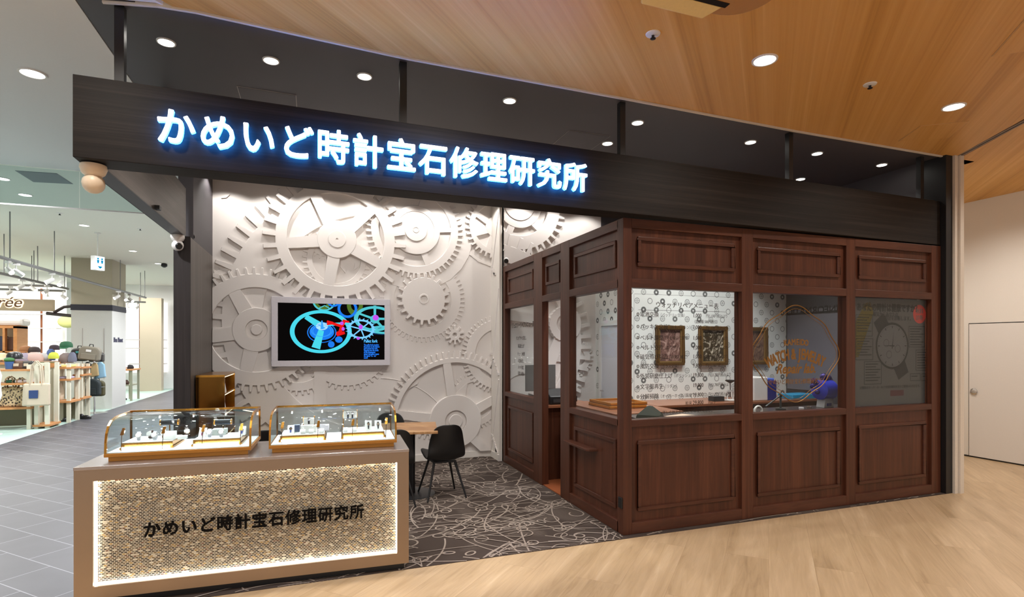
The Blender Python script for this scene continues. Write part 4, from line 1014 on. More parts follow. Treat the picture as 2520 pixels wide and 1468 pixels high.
# framed photographs
def photo_mat(name, dark, mid, light, sc_):
    m, nt, bs = base(name); bs.inputs['Roughness'].default_value = .4
    tc = N(nt, 'ShaderNodeTexCoord'); vz = N(nt, 'ShaderNodeTexNoise', Scale=sc_, Detail=4.0, Distortion=2.2); L(nt, tc.outputs['Object'], vz.inputs['Vector'])
    rp = ramp(nt, [(.3, dark), (.5, mid), (.68, light)]); L(nt, vz.outputs['Fac'], rp.inputs[0]); L(nt, rp.outputs[0], bs.inputs['Base Color']); return m
FR = plain('frame_gold', (128, 92, 44), .35, .6); FRI = plain('frame_gold_inner', (176, 140, 84), .35, .6)
for (x0, y0, x1, y1, lab, mt) in ((1616, 800, 1684, 898, 'gilt framed sepia photograph of hands at work, left one on the cog wallpaper', photo_mat('photo_hands', (60, 40, 36), (128, 92, 82), (196, 164, 150), 9)),
                                  (1722, 802, 1790, 898, 'gilt framed dark photograph of tools, middle one on the cog wallpaper', photo_mat('photo_tools', (24, 22, 12), (70, 56, 34), (226, 214, 190), 11)),
                                  (1826, 804, 1889, 896, 'gilt framed photograph of a watch part, half behind the window post', photo_mat('photo_part', (50, 34, 28), (110, 80, 66), (150, 120, 100), 8))):
    p = at_y(x0, y0, YP-.03); q = at_y(x1, y1, YP-.03)
    t = thing('picture_frame', lab, 'picture', ((p.x+q.x)/2, YP-.02, (p.z+q.z)/2), 0, 'gilt framed photographs in the booth')
    w = .055
    for nm, w0, w1, dp, mm in (('frame', 0, .04, .045, FR), ('frame_slip', .04, .058, .03, FRI)):
        b = MB(); X0_, X1_, Z0_, Z1_ = p.x+w0, q.x-w0, q.z+w0, p.z-w0; e = w1-w0
        b.box(X0_, X1_, YP-dp, YP-.001, Z1_-e, Z1_).box(X0_, X1_, YP-dp, YP-.001, Z0_, Z0_+e).box(X0_, X0_+e, YP-dp, YP-.001, Z0_+e, Z1_-e).box(X1_-e, X1_, YP-dp, YP-.001, Z0_+e, Z1_-e)
        b.build(nm, mm, t, bevel=.006 if nm == 'frame' else 0)
    MB().box(p.x+.055, q.x-.055, YP-.015, YP-.002, q.z+.055, p.z-.055).build('photograph', mt, t)
# benches
BR = wood('bench_brown', [(.2, (104, 62, 42)), (.5, (138, 88, 62)), (.8, (160, 108, 80))], (2, 24, 24), rough=.3)
DK = plain('bench_dark', (44, 32, 28), .25)
def bench(name, label, x0, x1, y0, y1, h, top, side):
    t = thing(name, label, 'bench', ((x0+x1)/2, (y0+y1)/2, .012))
    MB().box(x0, x1, y0, y1, h-.03, h).build('worktop', top, t, bevel=.002)
    MB().box(x0+.02, x1-.02, y0+.03, y1-.01, .012, h-.03).build('cupboard', side, t)
    return t
bench('work_bench', 'brown topped bench along the cog wallpaper under the framed photographs', 3.9, 6.58, 5.62, YP-.005, .857, BR, M_WALNUT)
bench('work_bench', 'dark bench close behind the front booth windows', 2.75, 6.2, 4.09, 4.54, .93, DK, M_WALNUT)
bench('work_bench', 'brown bench behind the side window carrying the wooden trays', 2.72, 3.5, 4.6, 5.8, .93, BR, M_WALNUT)
bench('work_bench', 'walnut cabinet seen through the doorway of the booth carrying the black printer', 2.52, 3.2, 5.86, 7.04, .885, BR, M_WALNUT)
# trays on the side bench
for z, x0, x1, y0, y1, lab in ((.93, 2.86, 3.30, 4.95, 5.42, 'lower gilt edged wooden tray of the pair behind the side window'), (.962, 2.88, 3.32, 4.97, 5.44, 'upper gilt edged wooden tray of the pair behind the side window')):
    t = thing('wooden_tray', lab, 'tray', ((x0+x1)/2, (y0+y1)/2, z), 0, 'stacked wooden trays')
    MB().box(x0, x1, y0, y1, z+.001, z+.008).build('tray_base', plain('tray_brown', (120, 70, 30), .4), t)
    MB().box(x0, x1, y0, y0+.02, z+.008, z+.031).box(x0, x1, y1-.02, y1, z+.008, z+.031).box(x0, x0+.02, y0+.02, y1-.02, z+.008, z+.031).box(x1-.02, x1, y0+.02, y1-.02, z+.008, z+.031).build('tray_rim', plain('tray_gold', (196, 130, 48), .35, .3), t, bevel=.003)
# printer and screen
t = thing('printer', 'black receipt printer on the cabinet seen through the booth doorway', 'printer', (2.85, 6.1, .885))
b = MB(); b.prism([(2.62, 5.93, .886), (2.62, 6.3, .886), (2.62, 6.3, 1.05), (2.62, 6.06, 1.06), (2.62, 5.93, .98)], (.36, 0, 0)); b.build('printer_case', M_BLACKP, t, bevel=.012)
MB().box(2.66, 2.94, 5.925, 5.93, .91, .95).build('paper_slot', plain('slot_grey', (52, 52, 54), .4), t)
t = thing('monitor', 'dark monitor back behind the rear side window of the booth', 'monitor', (2.75, 6.8, .885))
b = MB(); b.box(2.62, 3.05, 6.72, 6.75, .98, 1.33); b.build('monitor_case', plain('monitor_grey', (96, 96, 94), .5), t, bevel=.004)
MB().box(2.8, 2.87, 6.74, 6.77, .896, 1.0).box(2.74, 2.93, 6.68, 6.84, .886, .898).build('monitor_stand', M_BLACKP, t)
# things on the benches seen through the front panes
q = at_y(1582, 1010, 4.3)
b = MB(); b.lathe([(.15, .931), (.14, .955), (.03, 1.03), (0, 1.035)], (2.92, 4.33, 0), 4)
tag(b.build('cushion', plain('dark_green', (40, 46, 36), .8)), 'dark green pointed cushion at the left of the first front window', 'cushion')
b = MB(frame((3.22, 4.26, 0), R(20))); b.box(-.13, .16, -.1, .1, .9305, .9325); tag(b.build('leaflet', plain('paper_tan', (206, 180, 158), .7)), 'tan paper leaflet lying beside the dark green cushion', 'paper')
def press(px, lab, body):
    p = at_y(px, 985, 5.78); t = thing('watch_press', lab, 'tool', (p.x, 5.78, .857), 0, 'T-handled watch presses')
    x, y, z = p.x, 5.78, .858
    b = MB(); b.box(x-.06, x+.06, y-.05, y+.05, z, z+.022); b.build('press_base', body, t, bevel=.006)
    b = MB(); b.tube([(x-.045, y, z+.02), (x-.045, y, z+.17)], .008, 8).tube([(x+.045, y, z+.02), (x+.045, y, z+.17)], .008, 8).box(x-.06, x+.06, y-.015, y+.015, z+.12, z+.145); b.build('press_frame', body, t, smooth=True)
    MB().tube([(x, y, z+.05), (x, y, z+.24)], .009, 10).build('spindle', M_CHROME, t, smooth=True)
    b = MB(); b.lathe([(.012, z+.235), (.06, z+.262), (.066, z+.272), (.05, z+.278), (0, z+.28)], (x, y, 0), 16); b.build('handle', M_BLACKP, t, smooth=True)
press(1797, 'watch press with white base and black knob handle on the rear bench', M_TRIMW); press(1822, 'watch press with red base and black knob handle beside the window post', plain('press_red', (170, 40, 40), .4))
p = at_y(1764, 985, 5.85); tag(MB().rbox(p.x-.085, p.x+.085, 5.8, 5.92, .858, .92, .01).build('tool_case', plain('tool_black', (30, 32, 34), .4)), 'small black tool case on the rear bench left of the presses', 'box')
# white ultrasonic machine with blue front
t = thing('cleaning_machine', 'white bench machine with dark blue front at the left of the middle window', 'machine', (4.62, 5.75, .857))
p = at_y(1850, 920, 5.7); q = at_y(1884, 1000, 5.7); p2_ = at_y(1907, 930, 5.7)
MB().box(p.x, q.x, 5.66, 6.0, .858, 1.17).build('machine_case', M_TRIMW, t, bevel=.012)
MB().box(q.x, p2_.x, 5.67, 5.99, .858, 1.12).build('machine_front', plain('machine_blue', (34, 44, 130), .3), t, bevel=.008)
MB().box(q.x+.01, p2_.x-.01, 5.70, 5.96, 1.12, 1.15).build('machine_lid', plain('machine_lid', (90, 120, 220), .2), t, bevel=.006)
# blue polishing motor with chrome dome
Bz = .93
t = thing('polishing_motor', 'bright blue polishing motor on silver foot behind the middle window', 'machine', (4.83, 4.35, Bz))
c = at_y(2030, 958, 4.35); x, y, z = c.x, 4.35, c.z
b = MB(); b.tube([(x-.10, y, z), (x-.08, y, z), (x+.07, y, z), (x+.09, y, z)], [.07, .105, .105, .08], 24); b.build('motor_drum', plain('motor_blue', (44, 58, 190), .22), t, smooth=True)
b = MB(); b.prism([(x-.07, y-.05, Bz+.001), (x+.07, y-.05, Bz+.001), (x+.045, y-.05, z-.07), (x-.045, y-.05, z-.07)], (0, .1, 0)); b.build('motor_foot', plain('motor_silver', (190, 190, 194), .35, .5), t, bevel=.004)
b = MB(); b.ball((x-.02, y+.0, z+.135), .04).ball((x+.05, y, z+.12), .034).ball((x-.12, y+.03, z+.09), .036).ball((x-.15, y+.02, z+.04), .03).ball((x-.13, y-.02, z-.02), .026).ball((x+.11, y+.02, z+.10), .02).tube([(x-.02, y, z+.08), (x-.02, y, z+.1)], .012, 10).ball((x+.02, y+.02, z+.105), .03); b.build('polishing_wheels', plain('wheel_indigo', (60, 50, 120), .15, .6), t, smooth=True)
MB().box(x-.03, x+.03, y-.056, y-.05, Bz+.02, Bz+.05).build('switch_plate', plain('switch_blue', (30, 40, 120), .3), t)
p = at_y(1957, 965, 4.9)
b = MB(); b.lathe([(.03, 0), (.04, .01), (.042, .03), (.046, .05), (.04, .085), (.02, .105), (0, .11)], (p.x, 5.78, .92), 20)
tag(b.build('chrome_dome', M_CHROME, smooth=True), 'small chrome domed pot standing on the cyan tray', 'pot')
p = at_y(1962, 985, 5.75); b = MB(); b.rbox(p.x-.18, p.x+.24, 5.66, 5.92, .858, .92, .02)
tag(b.build('cyan_tray', plain('cyan_plastic', (30, 150, 200), .3), bevel=.006), 'bright cyan plastic box on the rear bench behind the blue motor', 'box')
# lamp with jointed arm
t = thing('bench_lamp', 'black jointed bench lamp with white ring behind the middle window', 'lamp', (4.0, 4.25, Bz))
a0 = at_y(1921, 1010, 4.35); a1 = at_y(1921, 972, 4.35); a2 = at_y(1884, 1000, 4.3); a3 = at_y(1866, 1012, 4.25)
b = MB(); b.tube([(a0.x, 4.35, Bz+.002), tuple(a1)], .010, 8).tube([tuple(a1), tuple(a2)], .008, 8).ball(tuple(a1), .018).lathe([(.05, Bz+.001), (.05, Bz+.012), (.01, Bz+.02)], (a0.x, 4.35, 0), 18); b.build('lamp_arm', M_BLACKP, t, smooth=True)
b = MB(); n = 24; pts = [(a3.x+.045*math.cos(2*PI*i/n), a3.y, a3.z+.008+.045*math.sin(2*PI*i/n)) for i in range(n+1)]; b.tube(pts, .010, 8); b.build('lamp_ring', M_TRIMW, t, smooth=True)
for i, (px, py_, r, mt, lab) in enumerate(((1990, 1008, .028, M_CHROME, 'small chrome cup beside the foot of the blue motor'), (1972, 1010, .024, plain('cup_white', (220, 220, 226), .3), 'small white cup left of the chrome cup'), (2068, 1004, .032, M_TRIMW, 'white saucer right of the blue motor'), (2118, 995, .03, M_CHROME, 'chrome dish at the left of the poster window'), (2110, 1004, .026, M_TRIMW, 'white dish below the chrome dish in the poster window'))):
    p = at_z(px, py_, Bz); yy = min(max(p.y, 4.13), 4.5); p = at_y(px, py_, yy)
    b = MB(); b.lathe([(r*.7, .001), (r, .02), (r*1.02, .035), (r*.9, .036), (r*.65, .01), (0, .008)], (p.x, yy, Bz), 18)
    tag(b.build('small_cup', mt, smooth=True), lab, 'cup', 'small cups on the front bench')
for px, lab in ((2180, 'clear angled card stand, left one under the poster'), (2252, 'clear angled card stand, right one under the poster')):
    p = at_y(px, 990, 4.2); b = MB(); b.prism([(p.x-.08, 4.13, Bz+.001), (p.x+.08, 4.13, Bz+.001), (p.x+.08, 4.19, Bz+.10), (p.x-.08, 4.19, Bz+.10)], (0, .004, 0)); b.box(p.x-.08, p.x+.08, 4.12, 4.2, Bz+.001, Bz+.004)
    tag(b.build('card_stand', glass('acrylic', (220, 224, 230), 1.0)), lab, 'stand', 'clear card stands')
# poster film behind the last pane, its shade painted into dark greys
PG = film('shaded_poster_film', (82, 80, 80), .95)
t = thing('watch_poster', 'see-through poster of a wristwatch, its shade painted grey, filling the last booth window', 'poster', (5.65, 4.05, 1.5))
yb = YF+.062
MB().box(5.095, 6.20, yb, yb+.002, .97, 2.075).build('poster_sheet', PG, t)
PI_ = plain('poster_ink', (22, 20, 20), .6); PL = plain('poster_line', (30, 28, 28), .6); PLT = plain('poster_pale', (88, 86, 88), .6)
def pu(u, v):   # zoomed-photo pixels of the poster pane -> point on the sheet
    p = at_y(2080+u*.2315, 700+v*.2315, yb); return p.x, p.z
ypp = yb-.0006
m = MB(); X_, Z_ = pu(490, 250)
text_mb(m, 'あなたの時計は健康ですか？', .092, (5.65, ypp, Z_-.03), RX, UZ, .0004, .003, 'CENTER', .78)
X_, Z_ = pu(430, 315); text_mb(m, '磁気からあなたの', .055, (X_, ypp, Z_-.02), RX, UZ, .0004, .001, 'CENTER', .85)
X_, Z_ = pu(570, 358); text_mb(m, '時計を診断します。', .055, (X_, ypp, Z_-.02), RX, UZ, .0004, .001, 'CENTER', .85)
X_, Z_ = pu(490, 1085); text_mb(m, '定期的なオーバーホールで大切な時計を長くご愛用いただけます。', .034, (X_, ypp, Z_-.012), RX, UZ, .0004, .0006, 'CENTER', .9)
for (u0, v0, u1, v1) in ((110, 315, 290, 550), (110, 570, 295, 800), (200, 815, 385, 1055), (675, 440, 845, 665), (750, 690, 900, 910), (690, 945, 800, 1020), (808, 945, 890, 1020)):
    a, c = pu(u0, v0), pu(u1, v1); w = .006
    m.box(a[0], c[0], ypp-.0003, ypp, a[1]-w, a[1]).box(a[0], c[0], ypp-.0003, ypp, c[1], c[1]+w).box(a[0], a[0]+w, ypp-.0003, ypp, c[1], a[1]).box(c[0]-w, c[0], ypp-.0003, ypp, c[1], a[1])
    k = int((a[1]-c[1])/.028)
    for i in range(1, k): m.box(a[0]+.02, c[0]-.02-.03*((i*7) % 3), ypp-.0003, ypp, a[1]-.028*i-.006, a[1]-.028*i+.004)
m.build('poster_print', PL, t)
wc = pu(500, 650)
def pd(r0, r1, mt, k, n=40):
    b = MB(); b.lathe([(r0, 0), (r1, 0)] if r0 else [(0, 0), (r1, 0)], (wc[0], ypp-.0004*k, wc[1]), n, (0, -1, 0)); return b.build('watch_print', mt, t)
b = MB()
for sgn, (u, v) in ((1, (390, 430)), (-1, (590, 890))):
    c = pu(u, v); d = (Vector((c[0]-wc[0], 0, c[1]-wc[1]))).normalized(); n_ = Vector((-d.z, 0, d.x)); c3 = Vector((c[0], ypp-.0002, c[1]))
    b.prism([c3+d*.09+n_*.085, c3+d*.09-n_*.085, c3-d*.09-n_*.095, c3-d*.09+n_*.095], (0, -.0002, 0))
b.build('strap_print', plain('poster_strap', (34, 32, 34), .6), t)
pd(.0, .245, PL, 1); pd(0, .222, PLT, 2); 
b = MB(); yk = ypp-.0012
for i in range(60):
    a = 2*PI*i/60; r0, r1, w = (.185, .212, .005) if i % 5 == 0 else (.202, .212, .002)
    u = Vector((math.sin(a), 0, math.cos(a))); v = Vector((u.z, 0, -u.x)); c = Vector((wc[0], yk, wc[1]))
    b.prism([c+u*r0+v*w, c+u*r1+v*w, c+u*r1-v*w, c+u*r0-v*w], (0, -.0002, 0))
for a, l, w in ((8, .16, .006), (-88, .15, .007)):
    u = Vector((math.sin(R(a)), 0, math.cos(R(a)))); v = Vector((u.z, 0, -u.x)); c = Vector((wc[0], yk, wc[1])); b.prism([c-u*.03+v*w, c+u*l, c-u*.03-v*w], (0, -.0002, 0))
for cx_, cz_ in ((.08, -.03), (-.05, -.09), (-.09, .03)):
    b.lathe([(.036, 0), (.04, 0)], (wc[0]+cx_, yk, wc[1]+cz_), 20, (0, -1, 0))
b.build('hands_print', PI_, t)
X_, Z_ = pu(850, 315); b = MB(); b.lathe([(0, 0), (.1, 0)], (X_-.09, ypp-.0003, Z_), 32, (0, -1, 0)); rs = b.build('red_seal', plain('seal_red', (178, 58, 52), .6), t)
m = MB(); text_mb(m, '無料', .06, (X_-.09, ypp-.0006, Z_+.01), RX, UZ, .0004, .001, 'CENTER'); text_mb(m, '診断', .06, (X_-.09, ypp-.0006, Z_-.06), RX, UZ, .0004, .001, 'CENTER'); m.build('seal_text', PG, rs)
X_, Z_ = pu(550, 1150); b = MB(); b.box(X_-.1, X_+.1, ypp-.0004, ypp, Z_-.03, Z_+.03); b.build('maroon_strip', plain('maroon', (70, 24, 34), .6), t)
a = [pu(*q) for q in ((265, 180), (300, 300), (140, 770), (108, 770), (108, 400), (210, 200))]
b = MB(); b.prism([(p[0], ypp-.0001, p[1]) for p in a], (0, -.0001, 0)); b.build('yellow_band', film('yellow_film', (104, 88, 20), .55), t)
# printed sheet on the dark inner wall, its lettering mirrored
t = thing('information_sheet', 'dark sheet with reversed INFORMATION lettering on the inner wall behind the gilt badge', 'sign', (6.59, 5.3, 1.9))
za = at_x(2000, 742, 6.59).z
MB().box(6.590, 6.598, 4.5, 6.24, .95, 2.10).build('sheet', plain('sheet_grey', (112, 112, 122), .3), t)
MB().box(6.586, 6.590, 4.5, 6.24, 2.03, 2.06).build('dark_band', M_BLACKP, t)
m = MB(); y0_ = at_x(2060, 760, 6.585).y
text_mb(m, 'INFORMATION', .145, (6.586, y0_-.02, za-.17), (0, 1, 0), UZ, .0006, .003, sx=.98)
b = MB(); yh = y0_-.09; zh = za-.115
b.lathe([(0, 0), (.07, 0)], (6.586, yh, zh), 6, (-1, 0, 0)); b.build('hexagon_mark', plain('sheet_ink', (16, 16, 18), .5), t)
m.build('reversed_lettering', plain('sheet_ink', (16, 16, 18), .5), t)
# ------------------------------------------------------------------ mall street and the shops across it
struct('wall_store_back', MB().box(-16, -4.9, 22.9, 23.1, 0, 3.72), plain('store_white', (236, 236, 234), .7))
struct('wall_mall_end', MB().box(-4.9, -1.33, 22.9, 23.1, 0, 3.72), plain('store_white', (236, 236, 234), .7))
struct('wall_store_left', MB().box(-10.6, -6.9, 19.6, 19.7, 0, 3.72), plain('store_white', (236, 236, 234), .7))
struct('wall_mall_right', MB().box(-1.33, -1.30, 7.68, 23, 0, 3.72), plain('mall_wall', (210, 206, 200), .7))
M_OAK = wood('oak', [(.2, (160, 104, 58)), (.5, (190, 132, 80)), (.8, (206, 152, 100))], (24, 2, 24), rough=.5)
M_IVORY = plain('ivory_paint', (214, 210, 190), .5)
# column
cx0, cx1, cy0, cy1 = -5.585, -4.745, 16.2, 17.25
t = thing('mall_column', 'square mall column, beige above and pale below a navy band', 'column', (-5.16, 16.7, 0))
MB().box(cx0, cx1, cy0, cy1, .0, 2.44).build('lower_cladding', plain('column_pale', (200, 200, 196), .6), t)
MB().box(cx0, cx1, cy0, cy1, 2.58, 3.72).build('upper_cladding', plain('column_beige', (166, 158, 138), .6), t)
MB().box(cx0-.01, cx1+.01, cy0-.01, cy1+.01, 2.44, 2.58).build('band', plain('navy', (24, 22, 40), .5), t)
m = MB(); text_mb(m, 'Bleu Bleuet', .17, (cx1+.002, 16.30, 1.66), (0, 1, 0), UZ, .004, .004, sx=.9); m.build('column_lettering', plain('navy_ink', (34, 34, 70), .5), t)
for x in (-5.36, -4.92): MB().box(x, x+.012, cy0-.004, cy0, .75, 2.0).build('rail_slot', M_STEEL, t)
# back shelving of the two shops, its panels made to glow white
LITP = glow('glow_panel', (255, 250, 244), 1.25)
def glow_shelves(name, label, x0, x1, y, z0, z1, shelves, posts):
    t = thing(name, label, 'shelving', ((x0+x1)/2, y, z0), 0, 'glowing wall shelving')
    MB().box(x0, x1, y, y+.06, z0, z1).build('glow_panel', LITP, t)
    for z in shelves: MB().box(x0, x1, y-.35, y, z, z+.025).build('shelf', plain('shelf_grey', (196, 192, 188), .5), t)
    for x in posts: MB().tube([(x, y-.18, z0), (x, y-.18, z1+.2)], .025, 8).build('upright', plain('copper', (150, 92, 62), .35, .6), t)
    return t
glow_shelves('glowing_shelving', 'glowing white wall shelving left of the beige column with a yellow cushion', -8.75, -6.95, 19.5, .9, 3.0, (1.25, 1.66, 2.05, 2.45), (-7.36,))
glow_shelves('glowing_shelving', 'glowing white wall shelving at the far end of the mall street', -6.3, -5.0, 22.8, .6, 3.1, (.9, 1.45, 1.75), (-5.8,))
p = at_y(166, 814, 19.2); b = MB(); b.ball((p.x, 19.2, 2.05+.025+.18), .24, .1, .18, 16, 8); tag(b.build('cushion', plain('cushion_yellow', (190, 188, 122), .8), smooth=True), 'pale yellow cushion on the glowing wall shelving', 'cushion')
struct('wall_partition', MB().box(-5.62, -4.98, 21.9, 22.2, .0, 3.2), plain('partition_beige', (178, 166, 146), .7))
# shop sign
t = thing('shop_sign', 'beige hanging shop sign with lit brown script at the left edge', 'sign', (-6.6, 16.5, 2.42))
MB().box(-8.6, -6.06, 16.5, 16.62, 2.42, 2.70).build('sign_board', plain('sign_beige', (176, 158, 132), .6), t)
m = MB(); p = at_y(-12, 758, 16.48); text_mb(m, 'rée', .36, (p.x+.02, 16.47, 2.50), RX, UZ, .012, .002, shear=.3, sx=1.0); m.build('sign_script', plain('script_brown', (96, 58, 30), .5), t)
m = MB(); text_mb(m, 'rée', .36, (p.x+.02, 16.496, 2.50), RX, UZ, .004, .022, shear=.3, sx=1.0); m.build('script_halo', glow('script_glow', (255, 226, 180), 2.2), t)
# restroom direction sign on a rod
t = thing('direction_sign', 'lit white restroom sign hanging on a rod in front of the column', 'sign', (-3.86, 12.4, 3.0))
b = MB(frame((-3.86, 12.4, 0), R(58))); b.box(-.10, .10, -.05, .05, 3.0, 3.27); b.build('sign_box', M_TRIMW, t, bevel=.006)
b = MB(frame((-3.86, 12.4, 0), R(58))); b.box(-.092, .092, -.053, -.05, 3.01, 3.26); b.build('lit_face', glow('sign_lit', (225, 244, 255), 1.5), t)
b = MB(frame((-3.86, 12.4, 0), R(58)))
for x in (-.04, .04): b.lathe([(0, 0), (.018, 0)], (x, -.0545, 3.215), 12, (0, -1, 0)).prism([(x-.022, -.0545, 3.19), (x+.022, -.0545, 3.19), (x+.012, -.0545, 3.13), (x-.012, -.0545, 3.13)], (0, -.001, 0))
b.prism([(-.05, -.0545, 3.075), (.05, -.0545, 3.075), (0, -.0545, 3.03)], (0, -.001, 0))
b.build('pictogram', glow('picto', (0, 150, 210), .8), t)
MB().tube([(-3.86, 12.4, 3.27), (-3.86, 12.4, 3.72)], .012, 8).build('rod', M_TRIMW, t)
MB().lathe([(.05, 3.69), (.05, 3.72)], (-3.86, 12.4, 0), 14).build('rose', M_TRIMW, t)
# track rails with their drop rods and spot lamps
M_RAIL = plain('rail_grey', (128, 128, 128), .4, .5)
def rail(name, label, a, c, rods):
    t = thing(name, label, 'track', a, 0, 'lighting track rails'); a = Vector(a); c = Vector(c)
    MB().tube([a, c], .028, 6).build('rail_bar', M_RAIL, t)
    for f in rods:
        p = a.lerp(c, f); MB().tube([p, (p.x, p.y, 3.72)], .009, 6).build('drop_rod', M_RAIL, t)
    return t
rail('track_rail', 'long grey lighting track running along the mall street in front of the column', (-4.57, 9.6, 2.95), (-4.60, 18.5, 2.95), (.15, .33, .75, .99))
rail('track_rail', 'second grey lighting track deeper in the bag shop', (-5.6, 12.2, 2.95), (-5.63, 16.15, 2.95), (.25, .6, .95))
rail('track_rail', 'cross track nearer the shop sign', (-9, 15.3, 2.93), (-5.63, 15.3, 2.93), (.5, .9))
rail('track_rail', 'cross track just before the beige shop sign', (-9, 16.2, 2.9), (-5.7, 16.2, 2.9), (.4, .8))
rail('track_rail', 'short cross track before the far white shop', (-6.0, 18.9, 2.85), (-4.7, 18.9, 2.85), (.5, .9))
lampP = None
def tracklamp(p, aim, label, k=[0]):
    global lampP
    if lampP is None:
        t = thing('track_lamp', label, 'lamp', (0, 0, 0), 0, 'white track lamps')
        MB().box(-.02, .02, -.05, .05, -.035, .0).build('adaptor', M_TRIMW, t)
        b = MB(); b.tube([(0, 0, -.03), (0, 0, -.11)], .010, 8).build('arm', M_TRIMW, t)
        b = MB(); b.tube([(0, .035, -.11), (0, .005, -.125), (0, -.09, -.19)], [.026, .037, .040], 14); h = b.build('lamp_head', M_TRIMW, t, smooth=True)
        MB().tube([(0, -.088, -.189), (0, -.094, -.193)], .035, 14).build('lens', glow('track_lens', (255, 250, 240), 9), h)
        lampP = t; t.location = p; t.rotation_euler = (0, 0, aim); return t
    return dup(lampP, p, aim, label)
for i, (y, a, lab) in enumerate(((10.9, .9, 'track lamp at the left edge on the long mall track'), (11.15, 2.4, 'second track lamp from the left edge on the long track'), (12.45, -1.2, 'lit track lamp on the long track above the bag shop sign'), (12.85, .0, 'grey topped track lamp beside a drop rod on the long track'), (16.1, -.8, 'lit track lamp before the beige top of the column'), (16.6, .5, 'middle track lamp before the column'), (17.0, 1.0, 'track lamp at the right corner of the column'))):
    tracklamp((-4.585, y, 2.925), a, lab)
for y, a, lab in ((12.7, .4, 'lit track lamp at the left edge on the second track'), (13.9, -.7, 'track lamp midway on the second track'), (14.3, 1.2, 'track lamp over the crossing of the tracks'), (15.0, -.4, 'lit track lamp near the end of the second track')): tracklamp((-5.615, y, 2.925), a, lab)
for x, y, a, lab in ((-7.0, 15.3, .6, 'lit track lamp above the script of the shop sign'), (-6.4, 15.3, -.6, 'lit track lamp above the right part of the shop sign'), (-6.05, 16.2, .5, 'lit track lamp hanging before the right end of the shop sign'), (-5.75, 16.2, 1.3, 'small lit track lamp left of the column')): tracklamp((x, y, 2.9), a, lab)
for x, a, lab in ((-5.15, .2, 'left lit track lamp before the far white shop'), (-4.9, -.5, 'right lit track lamp before the far white shop')): tracklamp((x, 18.9, 2.83), a, lab)
# dark bracket beside the column
t = thing('awning_bracket', 'dark angled metal bracket jutting left of the column band', 'bracket', (-6.0, 16.5, 2.3))
b = MB(); b.tube([(-6.15, 16.4, 2.36), (-5.6, 16.4, 2.30)], .04, 4).tube([(-6.0, 16.4, 2.38), (-5.8, 16.4, 2.52), (-5.59, 16.4, 2.55)], .035, 4); b.build('bracket_arm', plain('bracket_brown', (60, 48, 50), .5), t)
t = thing('wall_print', 'small framed print on the wall beyond the column', 'picture', (-5.35, 20.5, 1.9)); p = at_y(301, 796, 20.4)
MB().box(p.x-.12, p.x+.09, 20.4, 20.43, p.z-.28, p.z+.28).build('frame', M_TRIMW, t); MB().box(p.x-.03, p.x+.05, 20.394, 20.4, p.z-.15, p.z+.1).build('print', plain('print_dark', (40, 40, 50), .6), t)

# ---- bag shop: ivory and oak shelf units at the street edge
def shelf_unit(label, x0, x1, y0, y1, h, boards, back=None):
    t = thing('shelf_unit', label, 'shelf', ((x0+x1)/2, (y0+y1)/2, 0), 0, 'ivory shelf units with oak boards')
    for x in (x0, x1-.06):
        for y in (y0, y1-.06): MB().box(x, x+.06, y, y+.06, 0, h).build('leg', M_IVORY, t)
    MB().box(x0+.06, x1-.06, y0+.01, y0+.05, h-.06, h-.0).build('top_bar', M_IVORY, t) if back == 'bar' else None
    for z in boards: MB().rbox(x0-.03, x1+.03, y0-.03, y1+.02, z, z+.035, .04).build('shelf_board', M_OAK, t)
    if back == 'panel': MB().box(x0+.06, x1-.06, y1-.05, y1-.03, .03, .42).build('back_panel', plain('olive_panel', (112, 108, 84), .6), t)
    return t
YS = 12.8; YT = 13.6
def X(px, Y=YS): return at_y(px, 900, Y).x
def Z(px, py_, Y=YS): return at_y(px, py_, Y).z
shelf_unit('ivory shelf unit with oak boards cut by the left edge, holding patterned bags', -6.3, X(75), YS, YS+.5, 1.22, (.385, .84, 1.10), 'panel')
shelf_unit('narrow ivory stand on which the large canvas tote hangs', X(82)+.0, X(118), YS+.03, YS+.5, 1.25, (.04,), 'bar')
shelf_unit('ivory shelf unit with cream pouches beside the backpack rack', X(124, YT), X(172, YT), YT, YT+.5, 1.20, (.41, .86, 1.10), 'panel')
shelf_unit('last ivory shelf unit before the column with dark shoes below', X(180, 14.2), X(200, 14.2), 14.25, 14.7, 1.18, (.42, .92, 1.08))
def bag(name, label, x, y, z, w, h, d, mat, handles=True, cat='bag', g=None, hh=None, patch=None, taper=.8):
    t = thing(name, label, cat, (x, y, z), 0, g)
    b = MB(); b.prism([(x-w/2, y-d/2, z+.002), (x+w/2, y-d/2, z+.002), (x+w/2*taper, y-d*.3, z+h), (x-w/2*taper, y-d*.3, z+h)], (0, d*.7, 0))
    b.build('bag_body', mat, t, bevel=min(.03, d*.2))
    if handles:
        hh = hh or h*.5
        for dy in (-d*.28, d*.28):
            MB().tube([(x-w*.22, y+dy, z+h*.9), (x-w*.16, y+dy, z+h+hh*.8), (x, y+dy, z+h+hh), (x+w*.16, y+dy, z+h+hh*.8), (x+w*.22, y+dy, z+h*.9)], .012, 6).build('handle', mat if not isinstance(mat, str) else mat, t, smooth=True)
    if patch: MB().box(x-w*.22, x+w*.1, y-d/2-.004, y-d/2+.03, z+h*.35, z+h*.7).build('patch', patch, t)
    return t
